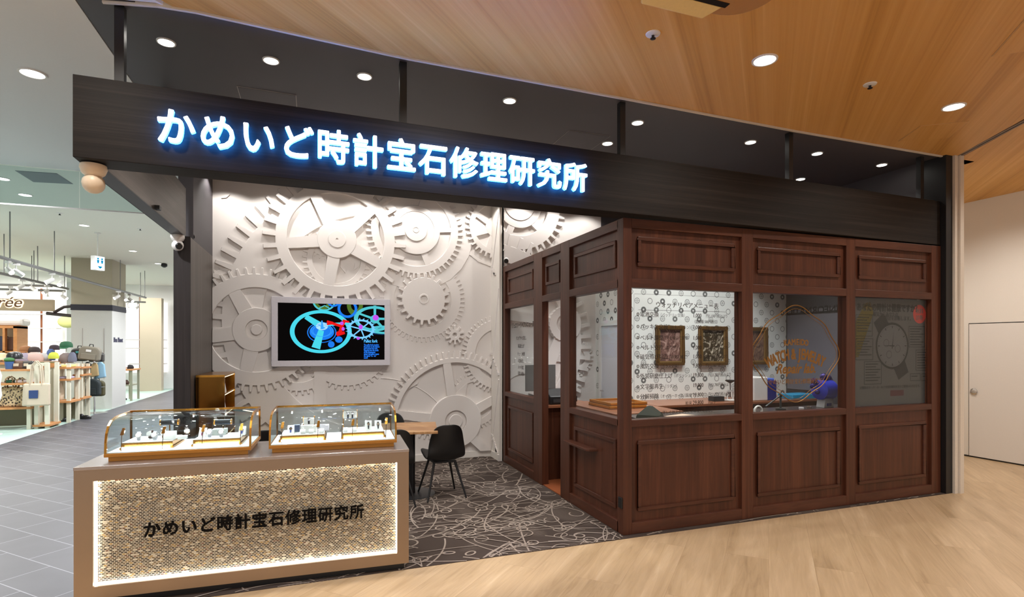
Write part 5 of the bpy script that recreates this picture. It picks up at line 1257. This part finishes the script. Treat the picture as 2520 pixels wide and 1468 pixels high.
def leopard():
    m, nt, bs = base('leopard_print'); bs.inputs['Roughness'].default_value = .7
    tc = N(nt, 'ShaderNodeTexCoord'); v = N(nt, 'ShaderNodeTexVoronoi', Scale=28.0); L(nt, tc.outputs['Object'], v.inputs['Vector'])
    rp = ramp(nt, [(.0, (30, 24, 20)), (.35, (40, 30, 24)), (.45, (176, 150, 112)), (.8, (200, 178, 140))]); L(nt, v.outputs['Distance'], rp.inputs[0]); L(nt, rp.outputs[0], bs.inputs['Base Color']); return m
LEO = leopard(); CANVAS = plain('canvas', (196, 182, 160), .85); KHAKI = plain('khaki_grey', (128, 122, 108), .8); DKG = plain('dark_green_cloth', (30, 40, 42), .8); LBR = plain('leather_brown', (86, 56, 38), .5); LBK = plain('leather_black', (36, 32, 30), .45)
bag('tote_bag', 'large canvas tote bag with blue patch hanging on the narrow ivory stand', X(98), YS-.12, .45, .42, .42, .14, CANVAS, g='bags in the mall shop', hh=.42, patch=plain('blue_patch', (40, 62, 110), .7), taper=.95)
bag('handbag', 'leopard print bag on the lowest shelf nearest the left edge', X(15), YS+.15, .425, .30, .38, .16, LEO, g='bags in the mall shop')
bag('handbag', 'leopard print bag right of the first leopard bag', X(42), YS+.15, .425, .26, .36, .16, LEO, g='bags in the mall shop')
bag('handbag', 'black bag between the leopard bags and the ivory post', X(61), YS+.2, .425, .14, .30, .16, LBK, g='bags in the mall shop')
bag('handbag', 'small brown leather bag on the top oak board', X(36), YS+.15, 1.137, .24, .15, .14, LBR, False, g='bags in the mall shop', patch=CANVAS)
bag('handbag', 'small black leather bag on the top oak board', X(60), YS+.15, 1.137, .20, .15, .14, LBK, False, g='bags in the mall shop', patch=CANVAS)
for px, lab in ((128, 'cream pouch nearest the canvas tote'), (137, 'middle cream pouch on the low oak board'), (149, 'cream pouch nearest the shelf post')):
    x = X(px, YT+.25); t = thing('pouch', lab, 'bag', (x, YT+.25, .446), 0, 'cream pouches')
    b = MB(); b.lathe([(.03, .0), (.042, .02), (.050, .10), (.042, .2), (.022, .30), (.01, .36)], (x, YT+.25, .447), 14, None, 1, 2.2); b.build('pouch_body', plain('pouch_cream', (212, 200, 178), .85), t, smooth=True)
# folded clothes and cards
for x0, x1, y, z, h, mt, lab in ((X(2), X(26), YS+.1, .876, .05, plain('fold_green', (44, 96, 72), .85), 'folded green shirt on the middle oak board'), (X(28), X(68), YS+.1, .876, .05, plain('fold_white', (220, 216, 214), .85), 'folded white shirt beside the green one'),
                            (X(130, YT), X(166, YT), YT+.1, .896, .04, plain('fold_lilac', (170, 164, 184), .85), 'folded lilac cloths on the middle board above the pouches'), (X(144, YT), X(170, YT), YT+.1, 1.136, .05, plain('fold_yellow', (214, 204, 136), .85), 'folded yellow scarf on the top board right of the tote'),
                            (X(126, YT), X(141, YT), YT+.1, 1.136, .04, plain('fold_grey', (176, 176, 176), .85), 'folded pale cloth on the top board beside the ivory stand')):
    tag(MB().rbox(min(x0, x1), max(x0, x1), y, y+.28, z, z+h, .03).build('folded_cloth', mt, bevel=.012), lab, 'clothing', 'folded clothes')
p = X(16); b = MB(); b.lathe([(.055, 0), (.07, .13), (.072, .14)], (p, YS+.1, 1.137), 16); tag(b.build('blue_pot', plain('pot_blue', (60, 96, 150), .5), smooth=True), 'blue pot with green top at the left of the top oak board', 'pot')
b = MB(); b.ball((p, YS+.1, 1.31), .08, .08, .045); o = b.build('greenery', plain('green_top', (60, 110, 60), .8), bpy.data.objects['blue_pot'], smooth=True)
# hats on stands
ZTB = at_y(100, 890, 14.1).z
def hat(name, label, px, py_, Y, r, mt, brim=1.45, cap=False, floor_=None):
    c = at_y(px, py_, Y); t = thing(name, label, 'hat', tuple(c), 0, 'hats on display in the mall shop')
    b = MB(); b.lathe([(r*brim if not cap else r*1.02, -.02), (r*1.04, .01), (r*.98, r*.5), (r*.75, r*.85), (r*.3, r*1.0), (0, r*1.02)], c, 18); b.build('crown', mt, t, smooth=True)
    if cap: b = MB(); b.prism([(c.x-r*.8, c.y-r*.6, c.z-.015), (c.x+r*.8, c.y-r*.6, c.z-.015), (c.x+r*.5, c.y-r*1.7, c.z-.05), (c.x-r*.5, c.y-r*1.7, c.z-.05)], (0, 0, .012)); b.build('peak', mt, t, bevel=.004)
    zf = floor_ if floor_ is not None else 0
    MB().tube([(c.x, c.y, c.z), (c.x, c.y, zf)], .010, 6).lathe([(.08, 0), (.08, .01), (.012, .02)], (c.x, c.y, zf+.001), 12).build('hat_stand', M_TRIMW, t)
    return t
hat('bucket_hat', 'black shiny bucket hat at the left above the brown bag', 36, 880, YS+.33, .12, plain('hat_black', (24, 24, 26), .3), 1.5, floor_=1.136)
hat('cap', 'brown cap behind the black bucket hat', 63, 862, 14.3, .10, plain('cap_brown', (140, 92, 52), .7), cap=True, floor_=ZTB)
hat('cap', 'dark brown cap right of the brown cap', 84, 864, 14.3, .10, plain('cap_dark', (48, 34, 30), .7), cap=True, floor_=ZTB)
hat('knit_hat', 'small dark knitted hat near the wall shelving', 134, 858, 14.6, .09, plain('knit_dark', (62, 52, 58), .9), 1.0, floor_=ZTB)
hat('cap', 'bright green cap on a head stand left of the backpacks', 163, 852, 14.2, .11, plain('cap_green', (26, 84, 52), .7), cap=True, floor_=ZTB)
hat('sun_hat', 'cream hat at the left edge of the bag shop', 4, 882, 14.2, .12, plain('hat_cream', (222, 200, 164), .8), 1.3, floor_=ZTB)
# packs of scarves and garments behind the hats
for px, py0, py1, w, Y, mt, lab in ((60, 868, 892, .32, 14.0, plain('scarf_mauve', (150, 140, 156), .9), 'mauve scarf bundle behind the leather bags'), (85, 866, 888, .3, 14.0, plain('scarf_rose', (196, 168, 160), .9), 'rose scarf bundle below the dark cap'), (108, 868, 888, .26, 14.2, plain('scarf_grey', (176, 174, 174), .9), 'pale grey scarf bundle right of the rose one'),
                                 (125, 858, 886, .16, 14.2, plain('book_blue', (70, 92, 140), .7), 'blue pouch behind the lime one'), (132, 866, 882, .18, 14.0, plain('lime', (190, 200, 70), .7), 'lime green pouch on the glass box'), (163, 868, 892, .26, 14.2, plain('shirt_taupe', (126, 112, 110), .9), 'taupe garment below the green cap'),
                                 (178, 866, 890, .15, 14.1, plain('shirt_slate', (104, 106, 124), .9), 'slate garment beside the taupe one')):
    a = at_y(px, py1, Y); c = at_y(px, py0, Y); h = c.z-a.z
    b = MB(); b.lathe([(w*.5, 0), (w*.55, h*.3), (w*.42, h*.8), (w*.2, h)], (a.x, Y, a.z), 12, None, 1, .6)
    tag(b.build('garment_bundle', mt, smooth=True), lab, 'clothing', 'garments behind the shelves')
t = thing('display_table', 'long low table behind the shelf units carrying hats and garments', 'table', (-6.1, 14.3, 0)); zt = at_y(100, 890, 14.1).z
MB().box(-7.6, -5.05, 13.85, 14.75, zt-.04, zt-.002).build('tabletop', M_OAK, t); MB().box(-7.5, -5.15, 13.95, 14.65, 0, zt-.04).build('table_body', M_IVORY, t)
q = at_y(110, 883, YS+.2); t = thing('glass_box', 'small glass topped oak case between the tote and the lime pouch', 'case', (X(105), YS+.6, 1.12))
MB().box(X(86, YS+.62), X(138, YS+.62), YS+.55, YS+.73, 1.14, 1.24).build('case_body', M_OAK, t); MB().box(X(86, YS+.62), X(138, YS+.62), YS+.54, YS+.74, 1.24, 1.25).build('case_lid', glass('case_lid_glass', (200, 232, 222), .8), t); MB().box(X(90, YS+.62), X(134, YS+.62), YS+.58, YS+.72, 0, 1.14).build('case_stand', M_IVORY, t)
# oak portal shelf at the far left with small bags
t = thing('oak_cabinet', 'oak framed display cabinet with rounded white top at the left edge', 'cabinet', (-7.4, 16.0, 0))
xa, xb = X(-60, 15.6), X(42, 15.6)
b = MB(); b.box(xb-.07, xb, 15.6, 16.1, 0, 2.02).box(xa, xb, 15.6, 16.1, 1.97, 2.03).box(X(6, 15.6), X(12, 15.6), 15.6, 15.7, 0, 1.97); b.build('oak_frame', M_OAK, t)
for z in (.95, 1.42): MB().box(xa, xb-.07, 15.6, 16.1, z, z+.03).build('shelf', M_OAK, t)
MB().box(xa, xb+.05, 15.75, 16.15, 2.031, 2.2).build('rounded_top', M_TRIMW, t, bevel=.06); MB().box(xa, xb-.07, 16.08, 16.1, .05, 1.97).build('back_panel', plain('portal_back', (222, 206, 176), .7), t)
bag('backpack', 'small navy backpack on the oak cabinet shelf', X(8, 15.8), 15.8, 1.45, .22, .34, .16, plain('navy_cloth', (44, 52, 72), .8), False, g='packs in the oak cabinet'); bag('backpack', 'small brown backpack beside the navy one in the oak cabinet', X(25, 15.8), 15.8, 1.45, .22, .32, .16, LBR, False, g='packs in the oak cabinet')
# white sleeve at the left edge
b = MB(); a = at_y(-16, 1000, 12.2); b.tube([(a.x-.02, 12.2, .0), (a.x-.02, 12.2, .85)], .02, 8).lathe([(.11, .55), (.15, .7), (.13, .9), (.15, 1.05), (.09, 1.25), (.03, 1.3)], (a.x-.04, 12.2, 0), 14).lathe([(.14, .001), (.14, .012)], (a.x-.02, 12.2, 0), 14)
tag(b.build('dress_form', plain('form_white', (226, 226, 230), .8), smooth=True), 'white clothed dress form cut by the left edge', 'mannequin')
# backpack rack in front of the column
t = thing('pack_rack', 'dark round rack in front of the column carrying backpacks', 'rack', (-4.96, 15.2, 0))
rx, ry = X(232, 15.2), 15.2
b = MB(); b.tube([(rx, ry, .02), (rx, ry, 1.42)], .02, 10).lathe([(.26, .001), (.26, .02), (.03, .04)], (rx, ry, 0), 20); b.build('rack_pole', M_CHROME, t, smooth=True)
for z in (1.36, .98, .6):
    b = MB()
    for k in range(4): b.tube([(rx, ry, z), (rx+.2*math.cos(k*PI/2+.4), ry+.2*math.sin(k*PI/2+.4), z+.01)], .008, 6)
    b.build('rack_arm', M_CHROME, t)
def pack(label, px, py0, py1, w, Y, mt, trim, flap=None, tilt=0):
    a = at_y(px, py1, Y); c = at_y(px, py0, Y); h = c.z-a.z
    t = thing('backpack', label, 'bag', (a.x, Y, a.z), 0, 'backpacks and coats on the rack')
    Mx = Matrix.Translation((a.x, Y, a.z)) @ Matrix.Rotation(R(tilt), 4, 'Y')
    rr = min(w, h)*.34; lo = rr*.45
    pts = [(x+r_*math.cos(R(a0+k*15)), -.09, z+r_*math.sin(R(a0+k*15))) for x, z, r_, a0 in ((w/2-rr, h-rr, rr, 0), (-w/2+rr, h-rr, rr, 90), (-w/2+lo, lo, lo, 180), (w/2-lo, lo, lo, 270)) for k in range(7)]
    b = MB(Mx); b.prism(pts, (0, .18, 0)); o = b.build('pack_body', mt, t, bevel=.035)
    b = MB(Mx); b.rbox(-w*.36, w*.36, -.115, -.088, h*.08, h*.48, .012); b.build('front_pocket', mt, t, bevel=.008)
    b = MB(Mx); b.box(-w*.14, w*.10, -.1, -.089, h*.62, h*.78); b.build('label_patch', trim, t)
    b = MB(Mx); b.tube([(-.04, 0, h*.96), (-.03, 0, h+.05), (.03, 0, h+.05), (.04, 0, h*.96)], .010, 6); b.build('handle', M_BLACKP, t)
WHT = plain('patch_white', (220, 220, 220), .7)
pack('grey khaki backpack on top of the rack', 219, 852, 886, .40, 14.85, KHAKI, WHT, tilt=8); pack('dark green backpack low on the rack', 220, 932, 974, .42, 14.85, DKG, WHT)
pack('black backpack at the upper left of the rack', 196, 856, 888, .30, 15.10, LBK, plain('teal_patch', (60, 140, 140), .7)); pack('black backpack behind the khaki one', 238, 866, 890, .28, 15.35, LBK, LBK)
pack('olive backpack behind the dark green one', 240, 936, 974, .28, 15.40, plain('olive_cloth', (74, 70, 40), .8), LBK)
def coat(label, px, py0, py1, w, Y, mt):
    a = at_y(px, py1, Y); c = at_y(px, py0, Y); h = c.z-a.z
    b = MB(); b.prism([(a.x-w*.5, Y-.04, a.z), (a.x+w*.5, Y-.04, a.z+.04), (a.x+w*.36, Y-.04, a.z+h*.85), (a.x+w*.1, Y-.04, a.z+h), (a.x-w*.1, Y-.04, a.z+h), (a.x-w*.36, Y-.04, a.z+h*.85)], (0, .08, 0))
    tag(b.build('coat', mt, bevel=.02), label, 'clothing', 'backpacks and coats on the rack')
coat('light blue coat at the right of the rack', 247, 890, 932, .22, 15.00, plain('coat_blue', (140, 180, 204), .85)); coat('tan jacket between the two big backpacks', 233, 892, 928, .16, 14.90, plain('coat_tan', (172, 150, 108), .85)); coat('black jacket between the two big backpacks', 216, 890, 930, .2, 14.95, plain('coat_black', (26, 26, 30), .85)); coat('grey jacket at the left of the rack', 205, 896, 930, .12, 14.90, plain('coat_grey', (130, 140, 134), .85))
# shoes under the last shelf unit and silver wrap at the foot of the rack
for i, (px, Y) in enumerate(((164, 13.9), (183, 14.5), (193, 14.4), (206, 14.2))):
    p = at_z(px, 1022, .05); x = at_y(px, 1000, Y).x
    b = MB(frame((x, Y, 0), R(20*i))); b.prism([(-.05, -.14, .005), (.05, -.14, .005), (.045, .12, .005), (-.045, .12, .005)], (0, 0, .03)).ball((0, -.06, .045), .045, .08, .04).ball((0, .06, .055), .042, .06, .055)
    tag(b.build('shoe', plain('shoe_black', (26, 24, 24), .4), smooth=True), ('black shoe under the pouch shelf', 'black shoe left under the last shelf unit', 'black shoe right under the last shelf unit', 'black shoe standing outside the last shelf unit')[i], 'shoe', 'black shoes on the mint floor')
# table and goods in the far white shop
t = thing('side_table', 'sage green table with oak top beyond the column', 'table', (-5.0, 18.3, 0)); xa, xb = X(294, 18.2), X(326, 18.2)
MB().box(xa, xb, 18.2, 19.0, .86, .90).build('tabletop', M_OAK, t)
for x in (xa+.03, xb-.07):
    for y in (18.23, 18.9): MB().box(x, x+.05, y, y+.05, 0, .86).build('leg', plain('sage', (142, 142, 122), .6), t)
MB().box(xa+.04, xb-.06, 18.25, 18.95, .42, .45).build('shelf', plain('sage', (142, 142, 122), .6), t)
for px, z, r, mt, lab in ((310, .902, .2, plain('cloth_white', (216, 214, 214), .9), 'white cloth heap on the sage table'), (322, .902, .15, plain('cloth_black', (34, 32, 36), .9), 'black cloth heap on the sage table'), (308, .452, .18, plain('basket_brown', (70, 46, 36), .8), 'brown basket on the shelf of the sage table')):
    b = MB(); x = X(px, 18.55); b.lathe([(r*.9, 0), (r, r*.3), (r*.7, r*.7), (0, r*.8)], (x-.04, 18.55, z), 12, None, .8, .8); tag(b.build('cloth_heap' if 'heap' in lab else 'basket', mt, smooth=True), lab, 'basket' if 'basket' in lab else 'clothing')
b = MB(); x = X(303, 18.6); b.lathe([(.09, .001), (.1, .04), (.04, .07), (0, .075)], (x, 18.6, 0), 12); tag(b.build('sandal', plain('sandal_black', (30, 26, 26), .5), smooth=True), 'black sandal under the sage table', 'shoe')
for px, lab in ((358, 'left dark bowl on the far lit shelf'), (372, 'right dark bowl on the far lit shelf')):
    p = at_y(px, 886, 22.58); b = MB(); b.lathe([(.05, 0), (.12, .05), (.165, .11), (.15, .11), (.06, .02), (0, .015)], (p.x, 22.61, .926), 14); tag(b.build('bowl', plain('bowl_navy', (60, 76, 100), .4), smooth=True), lab, 'bowl', 'dark bowls on the far shelf')
p = at_y(402, 650, 18); tag(MB().lathe([(.04, 3.716), (.075, 3.69), (.07, 3.64), (.03, 3.61), (0, 3.605)], (at_z(404, 659, 3.6).x, at_z(404, 659, 3.6).y, 0.004), 16).build('ceiling_camera', M_BLACKP, smooth=True), 'small black dome camera on the mall ceiling beside the dark wall end', 'camera')
# ------------------------------------------------------------------ light and camera
W = bpy.data.worlds.new('World'); sc.world = W; W.use_nodes = True
bg = W.node_tree.nodes['Background']; bg.inputs[0].default_value = (.86, .88, .95, 1); bg.inputs[1].default_value = .75
WARM = (1, .94, .86); NEUT = (1, .95, .90)
for i, q in enumerate(SPOTS): spot('shop_spot_and_fill', (q.x, q.y, ZC-.03), (q.x, q.y, 0), 55, 95, .7, NEUT, .04)
for x in (.5, 2.6, 4.6): spot('shop_spot_and_fill', (x-.3, 5.6, ZC-.03), (x-.3, 5.6, 0), 75, 110, .8, NEUT, .05)
# lamps of the wooden ceiling, in rows over the concourse
for x in (-1.2, .91, 3.02, 5.134, 7.3): spot('concourse_lamp_and_fill', (x, 3.06, ZC-.03), (x, 3.06, 0), 78, 150, .8, WARM, .08)
for x in (-1.2, .91, 3.02, 5.134, 7.3): spot('concourse_lamp_and_fill', (x, .9, ZC-.03), (x, .9, 0), 98, 150, .8, WARM, .08)
for x in (-1.2, 3.02, 7.0): spot('concourse_lamp_and_fill', (x, -1.5, ZC-.03), (x, -1.5, 0), 150, 150, .8, WARM, .08)
for (x, y) in ((7.6, 4.4), (7.6, 6.6)): spot('concourse_lamp_and_fill', (x, y, ZC-.03), (x, y, 0), 100, 150, .8, WARM, .08)  # extra pair added to brighten the right wall, no fixtures there
# wall washers along the relief walls
for i in range(7): x = -1.0+i*.52; spot('wall_washer', (x, WY-.36, ZC-.03), (x, WY-.2, 1.2), 17, 132, .4, (1, .96, .92), .02)
for i in range(3): x = 2.65+i*.5; spot('wall_washer', (x, 7.1-.36, ZC-.03), (x, 7.1-.2, 1.2), 14, 132, .4, (1, .96, .92), .02)
for x in (-.5, .6, 1.7): spot('shop_spot_and_fill', (x, 5.0, ZC-.03), (x, WY, 1.5), 62, 90, .9, NEUT, .08)  # unseen spots added as broad fill on the relief wall
# booth work lights
for x in (3.1, 4.2, 5.2): spot('booth_lamp', (x, 5.2, ZC-.03), (x, 5.8, .9), 95, 80, .6, (.95, .97, 1), .05)
# mall street lamps, with unseen ones at the left added for ceiling bounce
for (x, y, w) in ((-1.99, 5.07, 220), (-3.4, 3.0, 220), (-3.4, 7.1, 240), (-5.6, 5.2, 240), (-7.8, 3.2, 240), (-5.6, 1.0, 240), (-7.8, 7.2, 260), (-2.6, 9.5, 340), (-3.4, 11.5, 340), (-2.6, 13.5, 340), (-3.0, 16, 340), (-2.6, 18.5, 340), (-3.0, 21, 300), (-6.5, 9.5, 300)): spot('mall_lamp_and_fill', (x, y, 3.58), (x, y, 0), w, 150, .8, (.93, .95, 1), .08)
for (x, y, w) in ((-6.3, 12.2, 75), (-7.6, 14, 75), (-6.6, 17.8, 90), (-8.3, 17.6, 80), (-5.6, 20.6, 100)): area('store_fill', (x, y, 3.6), (x, y, 0), w, 1.6, 1.0, (1, .97, .92))  # area lights without fixtures, added to brighten the shops
cam = bpy.data.cameras.new('camera'); co = bpy.data.objects.new('camera', cam); col.objects.link(co)
co.location = (0, 0, EYE); co.rotation_euler = (R(90), 0, -YAW)
cam.sensor_width = 36; cam.lens = F/2520*36; cam.shift_y = (HY-734)/2520; cam.clip_start = .05; cam.clip_end = 80
sc.camera = co
vs = sc.view_settings; vs.view_transform = 'Standard'; vs.look = 'None'; vs.gamma = 1; vs.use_curve_mapping = False; vs.exposure = .17
cy = sc.cycles; cy.use_denoising = True; cy.max_bounces = 10; cy.transparent_max_bounces = 24; cy.diffuse_bounces = 4; cy.glossy_bounces = 4; cy.sample_clamp_indirect = 6; cy.caustics_reflective = False; cy.caustics_refractive = False
